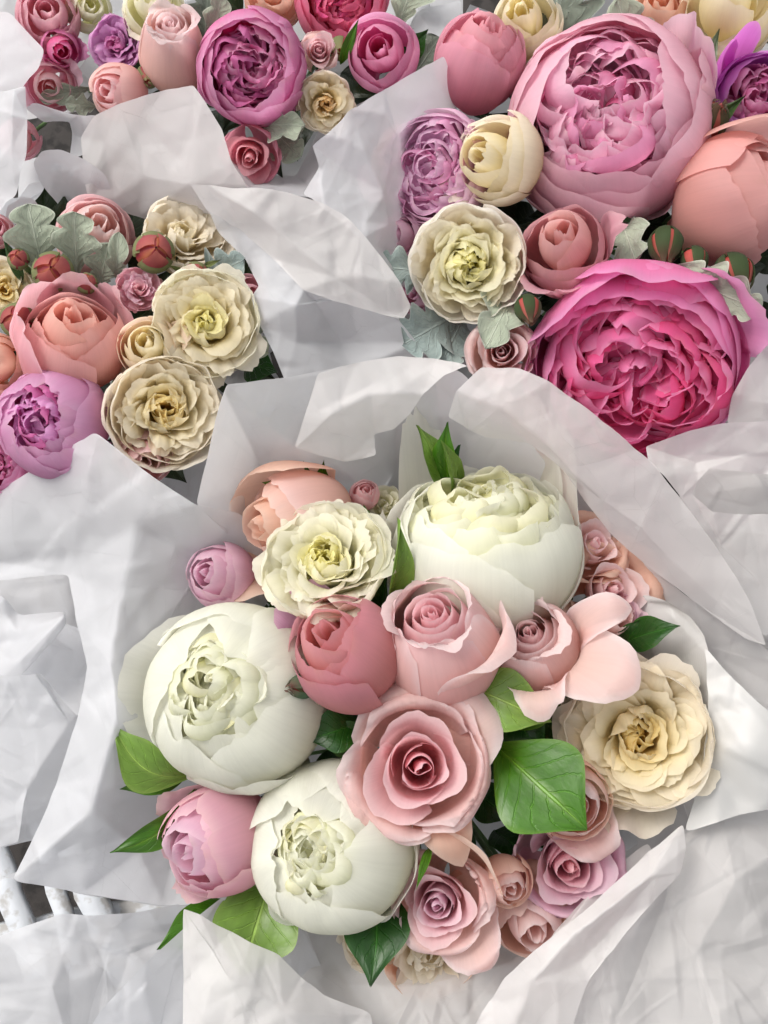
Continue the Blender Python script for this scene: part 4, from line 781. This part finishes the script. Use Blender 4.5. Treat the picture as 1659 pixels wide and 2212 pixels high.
S(106); t, R = place('lilac_peony', 'frilly lilac pink peony at the left of the right bouquet', 'peony', GR, 945, 365, .318, 118, (-.35, .1), .6, FOOT_R)
peony(t, R, pal('#dca0bc', '#e2b4cc', '#e6c0d8', '#eccce0'), pal('#cc6cac', '#e0a4cc', '#e8c0dc', '#f0d0e4'), pal('#c05090', '#d480b0', '#e0a4c8'), close=112, hole=.7, inner=40, mid=10, frill=.08)
S(107); t, R = place('cream_rose', 'cream rose with a folded side petal beside the huge pale pink peony', 'rose', GR, 1075, 345, .340, 98, (-.7, .25), .6, FOOT_R)
bud_rose(t, R, CREAM, CREAM_IN, n=7, close=132, sz=1.1, flip=((3.0, .3, 34),))
S(108); t, R = place('cream_rose', 'big cream rose with glowing lemon yellow heart', 'rose', GR, 1012, 570, .338, 128, (.02, -.02), .6, FOOT_R)
garden_rose(t, R, pal('#e6dfc0', '#f2ead8', '#f6f2ea'), CREAM, pal('#ecdc9c', '#f2eab8', '#f8f4d8'), LEMON, n=60, hole=.05, frill=.05, ros=.45)
S(109); t, R = place('dusty_rose', 'dusty pink rose with a curled ragged rim over the hot pink peony', 'rose', GR, 1218, 540, .340, 100, (-.1, .5), .6, FOOT_R)
bud_rose(t, R, pal('#ac6878', '#b87886', '#bc8290', '#cc9ea6'), pal('#c88680', '#cc928a', '#d09e9c'), n=7, close=128, sz=1.15, tear=.07, flip=((-.3, .3, 24), (3.6, .25, 30), (4.3, .1, 26)))
S(110); t, R = place('blush_rose', 'pale blush rose at the far left edge of the right bouquet', 'rose', GR, 878, 350, .298, 84, (-.7, .2), .6, FOOT_R)
bud_rose(t, R, pal('#dcaab4', '#e2bcc6', '#e6c8d2'), PALEPINK, n=6, close=126, flip=((3.0, .3, 40),))
S(111); t, R = place('lilac_rosebud', 'small pale lilac bloom above the silvery leaves', 'rose', GR, 866, 515, .290, 56, (-.4, .2), .6, FOOT_R)
bud_rose(t, R, pal('#d8a0b8', '#dcb0c8', '#e2c0d4'), LILAC, n=6, close=134)
S(112); t, R = place('lilac_rosebud', 'small dull pink bloom tucked under the big cream rose', 'rose', GR, 905, 635, .275, 48, (-.4, .0), .6, FOOT_R)
bud_rose(t, R, pal('#b87088', '#c88ca4', '#d0a0b8'), LILAC, n=6, close=134)
S(113); t, R = place('pink_rose', 'small pale pink spiral rose just above the tissue', 'rose', GR, 1085, 762, .322, 80, (-.02, .12), .6, FOOT_R)
rose(t, R, PALEPINK, PALEPINK, MIDPINK, n=12, outer=5, open_=1.1, flare=.24, topz=.35)
S(114); t, R = place('cream_rose', 'pale cream rose at the top right edge', 'rose', GR, 1575, 28, .320, 106, (.1, .6), .6, FOOT_R)
bud_rose(t, R, CREAM, CREAM_IN, n=7, close=116)
S(115); t, R = place('peach_rose', 'peach rose behind the huge pale pink peony at the top', 'rose', GR, 1428, 30, .295, 66, (.0, .5), .6, FOOT_R)
bud_rose(t, R, pal('#dca080', '#e2b094', '#e6bca4'), PEACH, n=6, close=130)
S(116); t, R = place('magenta_peony', 'violet magenta peony with rolled petals at the right edge', 'peony', GR, 1640, 215, .325, 96, (.3, .3), .6, FOOT_R)
peony(t, R, pal('#a838a0', '#bc58b4', '#c878c8', '#d294d4'), MAG_IN, MAG_DEEP, close=116, hole=.6, inner=24, mid=6)
for az, hw in ((2.0, 24), (1.5, 20)):
    petal(t, [(.3, -.8), (.95, -.4), (1.2, .2), (1.3, .8), (1.35, 1.3)], az, R_(hw), R, pal('#a03098', '#b84cac', '#c460bc', '#cc78c4'), 15, 17, rnd=.3, warp=.04, flat=.55)
for k, (x, y, r, a, lb) in enumerate([(1438, 528, 36, (-.1, -1.8), 'green rosebud showing a red slit beside the peach peony'), (1500, 562, 28, (.2, -1.6), 'small dark green rosebud between two larger green buds'), (1584, 592, 42, (.5, -1.5), 'round green rosebud streaked red above the silvery leaf'), (1140, 666, 28, (.3, -1.6), 'green rosebud with orange slits under the dusty pink rose'), (1530, 262, 40, (.4, .6), 'long green bud with thin sepals beside the violet peony')]):
    S(120+k); t, R = place('green_rosebud', lb, 'rosebud', GR, x, y, .348, r, a, .4, FOOT_R)
    small_bud(t, R, pal('#b83838', '#5c6238'), pal('#26331c', '#334322', '#4c3a2a'), sep_len=1.1, seed_petal=pal('#b03838', '#b84c40', '#c07060'), sw=26)
S(130)
sprig('dusty_miller', 'large grey felted leaf behind the huge pale pink peony', 'leaves', DM, [dict(a=(1230, 150, .29), b=(1190, -70, .31), w=100, c=FELT_D, lobes=7, fold=.1), dict(a=(1150, 170, .29), b=(1090, 60, .30), w=50, c=FELT_D, lobes=5)], FOOT_R, True)
sprig('dusty_miller', 'small curled silvery leaf at the top edge of the huge pale pink peony', 'leaves', DM, [dict(a=(1370, 110, .29), b=(1340, 20, .335), w=55, c=FELT, lobes=5, curl=.2)], FOOT_R, True)
sprig('dusty_miller', 'silvery blue leaf sticking out left of the big cream rose', 'leaves', DM, [dict(a=(945, 590, .30), b=(815, 575, .315), w=48, c=FELT_B, lobes=7, curl=.1)], FOOT_R, True)
sprig('dusty_miller', 'large silvery green lobed leaf above the small spiral rose', 'leaves', DM, [dict(a=(985, 680, .29), b=(868, 745, .31), w=72, c=FELT_B, lobes=7), dict(a=(1000, 690, .28), b=(950, 790, .30), w=60, c=FELT_B, lobes=5)], FOOT_R, True)
sprig('dusty_miller', 'silvery leaf with white rim between the cream rose and small spiral rose', 'leaves', DM, [dict(a=(1100, 650, .30), b=(1065, 720, .345), w=55, c=FELT, lobes=5, curl=.2)], FOOT_R, True)
sprig('dusty_miller', 'wavy cream edged leaf hanging beside the green rosebuds', 'leaves', DM, [dict(a=(1340, 470, .31), b=(1375, 570, .34), w=52, c=FELT, lobes=5)], FOOT_R, True)
sprig('dusty_miller', 'long white rimmed leaf below the green rosebuds', 'leaves', DM, [dict(a=(1400, 565, .335), b=(1645, 672, .36), w=56, c=FELT, lobes=9, fold=.2)], FOOT_R, True)
sprig('leaf_sprig', 'dark green leaf edge below the huge pale pink peony', 'leaves', 'leaves of the right bouquet', [dict(a=(1200, 440, .31), b=(1380, 480, .33), w=22, c=GREEN_D), dict(a=(1480, 250, .30), b=(1555, 60, .33), w=22, c=pal('#4a5a3c', '#5c6a4a', '#748060')), dict(a=(1500, 300, .31), b=(1612, 205, .34), w=18, c=pal('#3c5a2c', '#4c6a38', '#6a8450'))], FOOT_R)

# ------------------------------------------------------------------ left bouquet
S(201); t, R = place('peach_rose', 'large peach pink cupped rose in the left bouquet', 'rose', GL, 165, 745, .325, 112, (-.05, .9), .6, FOOT_L)
bud_rose(t, R, pal('#cc8480', '#d69a90', '#dca4a2', '#e6b8ba'), pal('#d89080', '#dea090', '#e2aea0'), n=6, close=150, sz=1.05, tear=.05)
for az, hw in ((1.0, 40), (1.9, 40), (.2, 34), (2.9, 40)):
    petal(t, [(.2, -1.), (.95, -.6), (1.1, .0), (1.12, .45), (1.0, .80), (1.1, .95)], az, R_(hw), R, pal('#d88088', '#e09aa0', '#e4a8b4', '#ecc0c8'), 15, 17, rnd=.25, warp=.07, wav=.09, frill=.04)
S(202); t, R = place('cream_rose', 'cream rose with soft yellow middle at the right of the left bouquet', 'rose', GL, 445, 700, .330, 118, (.02, .15), .6, FOOT_L)
garden_rose(t, R, GCREAM, CREAM, CREAM_IN, LEMON, n=56, hole=.05)
S(203); t, R = place('cream_rose', 'buttery cream rose with green eye and swept back outer petals', 'rose', GL, 358, 885, .330, 118, (.1, .0), .6, FOOT_L)
garden_rose(t, R, CREAM, CREAM, CREAM_IN, YEL, n=52, hole=.1, dome=-.1, ros=.6)
for az, hw in ((2.6, 40), (3.2, 44), (3.9, 40), (4.6, 36)):
    petal(t, [(.2, -.9), (.85, -.6), (1.05, -.2), (1.08, .1), (1.15, .25)], az, R_(hw), R, CREAM, 15, 15, rnd=.25, warp=.06, wav=.06)
S(204); t, R = place('cream_rosebud', 'half open cream bud between peach rose and cream roses', 'rose', GL, 325, 752, .330, 68, (-.2, .3), .6, FOOT_L)
bud_rose(t, R, pal('#e4c0a4', '#ecd0b4', '#f0dcc8'), CREAM_IN, n=6, close=138, flip=((-.3, .3, 34), (-1.6, .1, 34)))
S(205); t, R = place('pink_peony', 'pale pink rounded peony behind the silvery leaves', 'peony', GL, 205, 512, .290, 86, (.2, .5), .6, FOOT_L)
bud_rose(t, R, pal('#d8949c', '#e0aaae', '#e6bcc0'), PALEPINK, n=8, close=138, tear=.08)
S(206); t, R = place('cream_rose', 'pale cream rose with spread petals at the back of the left bouquet', 'rose', GL, 395, 510, .305, 88, (.2, .65), .6, FOOT_L)
garden_rose(t, R, CREAM, CREAM, CREAM, CREAM_IN, n=36, frill=.08)
for az, hw in ((-.4, 44), (-1.2, 44), (-2.0, 44)):
    petal(t, [(.2, -.9), (.85, -.5), (1.1, .0), (1.35, .2), (1.5, .2)], az, R_(hw), R, CREAM, 15, 15, rnd=.3, warp=.07, wav=.08, frill=.06)
RB = pal('#8c2838', '#b06848'); RS = pal('#5c6a3c', '#74804c', '#94905c'); RP = pal('#8c3040', '#9c4048', '#a85850')
for k, (x, y, r, a, lb) in enumerate([(115, 588, 42, (-.1, .2), 'largest dark red rosebud with orange streaks below the silvery leaves'), (332, 545, 42, (.1, .2), 'dark red rosebud right under the pale cream rose'), (423, 597, 30, (.3, .1), 'round dark red rosebud above the yellow centred rose'), (38, 692, 36, (-.2, .2), 'dark red rosebud at the left edge beside the peach rose'), (187, 612, 22, (.0, .4), 'tiny red bud above the peach rose'), (40, 560, 22, (-.2, .3), 'tiny dark bud beside the thin green leaf')]):
    S(210+k); t, R = place('red_rosebud', lb, 'rosebud', GL, x, y, .325, r, a, .4, FOOT_L)
    small_bud(t, R, RB, RS, sep_len=.55, seed_petal=RP)
S(220); t, R = place('lilac_peony', 'lilac pink peony with a small crinkled opening at lower left', 'peony', GL, 118, 915, .325, 118, (-.4, .1), .6, FOOT_L)
peony(t, R, LILPEONY, pal('#b04c94', '#cc7cb8', '#dca0d0'), MAG_DEEP, close=146, hole=.45, inner=26, frill=.07)
S(221); t, R = place('magenta_peony', 'magenta peony cut by the left edge at the lower left', 'peony', GL, 0, 1005, .300, 66, (-.3, .1), .6, FOOT_L)
peony(t, R, MAG_OUT, MAG_IN, MAG_DEEP, close=130, hole=.5, inner=20)
S(222); t, R = place('peach_rose', 'peach rose cut by the left edge', 'rose', GL, -8, 785, .315, 74, (-.3, .1), .6, FOOT_L)
bud_rose(t, R, pal('#e09c80', '#e8ac94', '#ecbcb0'), PEACH, n=6, close=140)
S(223); t, R = place('cream_rose', 'cream rose cut by the left edge above the red bud', 'rose', GL, 10, 625, .300, 66, (-.1, .1), .6, FOOT_L)
garden_rose(t, R, CREAM, CREAM, CREAM_IN, YEL, n=30)
S(224); t, R = place('pink_rose', 'small dusty pink ruffled rose in the middle of the left bouquet', 'rose', GL, 300, 625, .318, 50, (.0, .3), .6, FOOT_L)
garden_rose(t, R, DUSTY, DUSTY, LILAC, DEEPROSE, n=24, frill=.1)
S(225); t, R = place('pink_rose', 'dull pink rose at the right rim of the left bouquet', 'rose', GL, 535, 640, .285, 50, (.3, .1), .6, FOOT_L)
bud_rose(t, R, DUSTY, DUSTY, n=6, close=130)
S(226); t, R = place('pink_rose', 'pink rose showing only its rim below the buttery cream rose', 'rose', GL, 312, 985, .312, 66, (.1, -.3), .6, FOOT_L)
bud_rose(t, R, MIDPINK, MIDPINK, n=6, close=140)
S(227); t, R = place('pink_rose', 'pink bloom peeping in at the left edge beside the silvery leaf', 'rose', GL, -8, 500, .290, 40, (.0, .3), .6, FOOT_L)
bud_rose(t, R, MIDPINK, DUSTY, n=5, close=140)
S(228); t, R = place('peach_rosebud', 'narrow cream bud below the half open cream bud', 'rose', GL, 272, 812, .305, 30, (-.1, -.4), .6, FOOT_L)
bud_rose(t, R, CREAM, PEACH, n=5, close=150, sz=1.4)
S(230)
sprig('dusty_miller', 'broad olive silver leaf at the upper left of the left bouquet', 'leaves', DM, [dict(a=(95, 600, .30), b=(60, 440, .335), w=62, c=FELT, lobes=5, fold=.3)], FOOT_L, True)
sprig('dusty_miller', 'pale veined silver leaf standing above the largest red rosebud', 'leaves', DM, [dict(a=(165, 595, .30), b=(160, 455, .335), w=52, c=FELT, lobes=5)], FOOT_L, True)
sprig('dusty_miller', 'curled silver leaves right of the pale veined leaf', 'leaves', DM, [dict(a=(215, 620, .29), b=(235, 525, .32), w=44, c=FELT, lobes=5), dict(a=(250, 600, .30), b=(255, 520, .33), w=24, c=FELT, lobes=3, curl=.3), dict(a=(110, 620, .28), b=(40, 560, .30), w=36, c=FELT, lobes=5)], FOOT_L, True)
sprig('dusty_miller', 'blue grey lobed leaf at the right rim of the left bouquet', 'leaves', DM, [dict(a=(440, 600, .30), b=(530, 560, .33), w=50, c=FELT_B, lobes=7), dict(a=(470, 570, .30), b=(520, 640, .32), w=34, c=FELT_B, lobes=5)], FOOT_L, True)
sprig('dusty_miller', 'small toothed silver leaves behind the yellow middle cream rose', 'leaves', DM, [dict(a=(500, 720, .28), b=(580, 760, .305), w=36, c=FELT, lobes=5), dict(a=(520, 700, .28), b=(570, 715, .30), w=26, c=FELT, lobes=5), dict(a=(530, 780, .27), b=(600, 805, .285), w=40, c=GREEN_D)], FOOT_L, True)
sprig('leaf_sprig', 'thin dark green blade at the left edge', 'leaves', 'leaves of the left bouquet', [dict(a=(50, 610, .30), b=(5, 510, .335), w=12, c=pal('#2c4a24', '#3c5c30', '#56744a'))], FOOT_L)
sprig('leaf_sprig', 'thin green sepals around the red rosebuds', 'leaves', 'leaves of the left bouquet', [dict(a=(400, 590, .31), b=(360, 570, .335), w=6, c=RS), dict(a=(440, 575, .32), b=(480, 560, .335), w=6, c=RS), dict(a=(300, 790, .31), b=(270, 840, .33), w=14, c=pal('#6a7c3c', '#8a9850', '#a8b070'))], FOOT_L)

# ------------------------------------------------------------------ top bouquet
S(301); t, R = place('magenta_peony', 'round magenta peony with layered frills at the top', 'peony', GT, 545, 148, .325, 115, (-.12, .08), .6, FOOT_T)
peony(t, R, MAG_OUT, MAG_IN, MAG_DEEP, close=128, hole=.55, inner=36, mid=22, midp=MAG_OUT, frill=.08, depth=.3)
S(302); t, R = place('pink_rose', 'long pale pink rose left of the magenta peony', 'rose', GT, 375, 118, .315, 72, (-.1, .75), .6, FOOT_T)
spiral_bud(t, R, PALEPINK, PALEPINK, MIDPINK, n=9, wraps=5, mouth=.6, H=1.4)
S(303); t, R = place('cream_rose', 'lime cream rose at the top edge above the long pink rose', 'rose', GT, 330, 18, .318, 70, (-.1, .5), .6, FOOT_T)
bud_rose(t, R, GCREAM, GCREAM, n=7, close=116, flip=((3.9, .3, 40), (5.2, .2, 40)))
S(304); t, R = place('violet_rose', 'violet frilled rose at the upper left', 'rose', GT, 252, 95, .305, 58, (-.4, .2), .6, FOOT_T)
garden_rose(t, R, pal('#b468a4', '#c080b0', '#cc98c4'), pal('#b468a4', '#c080b0', '#cc98c4'), pal('#a45898', '#b874ac', '#c48cbc'), MAG_DEEP, n=34, frill=.1)
S(305); t, R = place('blush_rosebud', 'pale blush rosebud above the folded tissue point', 'rose', GT, 258, 198, .305, 62, (-.6, .1), .6, FOOT_T)
bud_rose(t, R, pal('#dca8a0', '#e4b8b0', '#e8c8c0'), MIDPINK, n=6, close=150, sz=1.15)
S(306); t, R = place('pink_spray_rose', 'small dusty pink spiral rose right of the magenta peony', 'rose', GT, 688, 112, .322, 46, (.02, .25), .6, FOOT_T)
rose(t, R, PALEPINK, MIDPINK, DUSTY, n=12, outer=3, open_=1.2, flare=.12, H=1.7, topz=.5)
S(307); t, R = place('cream_rose', 'small cream rose with mustard yellow centre', 'rose', GT, 703, 222, .312, 62, (.05, -.05), .6, FOOT_T)
garden_rose(t, R, CREAM, CREAM, CREAM_IN, pal('#c8942c', '#dca848', '#e8c070'), n=32)
S(308); t, R = place('pink_peony', 'rose pink peony bud with a dark magenta fold at the right of the top bouquet', 'peony', GT, 825, 118, .315, 82, (-.1, .25), .6, FOOT_T)
bud_rose(t, R, pal('#cc6c98', '#d484ac', '#d896bc'), pal('#b83874', '#cc6094', '#d88cb0'), n=6, close=140, sz=1.08)
S(309); t, R = place('hot_pink_peony', 'hot pink bloom cut by the top edge', 'peony', GT, 735, 2, .300, 96, (.0, .2), .6, FOOT_T)
peony(t, R, pal('#c84870', '#d05a80', '#d87094'), pal('#b83460', '#c84c78', '#d86890'), HOT_DEEP, close=120, hole=.6, inner=30)
S(310); t, R = place('pink_rose', 'pink rose with rolled petals inside the tissue below the magenta peony', 'rose', GT, 540, 335, .295, 72, (-.1, -.3), .6, FOOT_T)
rose(t, R, pal('#d0708c', '#d88498', '#dc94a8'), pal('#d06c80', '#dc8494', '#e49ca8'), DEEPROSE, n=9, outer=3, open_=1.15, flare=.14, topz=.4)
S(311); t, R = place('peach_rose', 'peach petals at the top edge above the magenta peony', 'rose', GT, 590, -5, .290, 70, (.0, .2), .6, FOOT_T)
bud_rose(t, R, pal('#dca08c', '#e0ac9c', '#e4b8ac'), PEACH, n=6, close=128)
sprig('dusty_miller', 'grey scalloped leaf at the top edge left of the magenta peony', 'leaves', DM, [dict(a=(440, 120, .29), b=(450, -20, .315), w=48, c=FELT_D, lobes=5), dict(a=(455, 100, .30), b=(480, -10, .33), w=30, c=FELT, lobes=5)], FOOT_T, True)
sprig('dusty_miller', 'white rimmed silver leaf under the magenta peony', 'leaves', DM, [dict(a=(545, 265, .285), b=(660, 272, .32), w=38, c=FELT, lobes=5), dict(a=(600, 290, .27), b=(650, 340, .285), w=46, c=FELT, lobes=5)], FOOT_T, True)
sprig('leaf_sprig', 'dark green leaf right of the rose pink peony bud', 'leaves', 'leaves of the top bouquet', [dict(a=(870, 130, .28), b=(925, 62, .305), w=26, c=GREEN_D), dict(a=(735, 140, .31), b=(775, 40, .335), w=12, c=GREEN), dict(a=(660, 120, .30), b=(715, 85, .325), w=12, c=GREEN)], FOOT_T)
sprig('dusty_miller', 'pale green felted leaves behind the rose pink peony bud', 'leaves', DM, [dict(a=(860, 60, .27), b=(900, -60, .28), w=60, c=FELT, lobes=5), dict(a=(890, 170, .26), b=(950, 80, .28), w=40, c=FELT_D, lobes=5)], FOOT_T, True)
for k, (x, y, r, lb) in enumerate([(735, 105, 24, 'dark red rosebud beside the small dusty pink spiral rose'), (320, 165, 24, 'green and orange rosebud under the long pale pink rose')]):
    S(320+k); t, R = place('red_rosebud', lb, 'rosebud', GT, x, y, .305, r, (0, -.3), .4, FOOT_T); small_bud(t, R, RB, RS, seed_petal=RP)

# ------------------------------------------------------------------ far left bouquet
S(401); t, R = place('pink_rose', 'blurred pink rose at the top left corner', 'rose', GU, 105, 40, .290, 70, (-.1, .3), .6, FOOT_U)
bud_rose(t, R, pal('#d08494', '#d894a4', '#dca4b0'), DUSTY, n=7, close=138)
S(402); t, R = place('hot_pink_bloom', 'bright pink drooping petals at the far left', 'flower', GU, 130, 105, .285, 46, (.1, -.2), .6, FOOT_U)
bud_rose(t, R, pal('#d060a0', '#d878b0', '#dc88bc'), HOT_IN, n=5, close=130, flip=((-.5, .2, 30),))
S(403); t, R = place('pink_bloom', 'pale pink flattened bloom below the bright pink petals', 'flower', GU, 110, 185, .270, 56, (-.1, -.1), .6, FOOT_U)
bud_rose(t, R, pal('#d890a8', '#e0a4b8', '#e4b4c4'), MIDPINK, n=6, close=120, flip=((0, .3, 40), (3, .3, 40)))
S(404); t, R = place('cream_rose', 'lime cream bloom at the top edge of the far left bouquet', 'rose', GU, 190, 20, .280, 52, (.1, .2), .6, FOOT_U)
bud_rose(t, R, GCREAM, GCREAM, n=6, close=138)
S(405); t, R = place('pink_bloom', 'dim pink petals seen through the tissue at the left', 'flower', GU, 42, 300, .245, 46, (-.2, -.1), .6, FOOT_U)
bud_rose(t, R, pal('#d890a0', '#dca0b0', '#e0b0bc'), MIDPINK, n=5, close=140)
sprig('dusty_miller', 'silvery leaf below the pale pink flattened bloom', 'leaves', DM, [dict(a=(200, 190, .26), b=(85, 215, .275), w=22, c=FELT, lobes=5), dict(a=(210, 230, .27), b=(140, 225, .29), w=22, c=FELT, lobes=5)], FOOT_U, True)
bpy.context.view_layer.update()
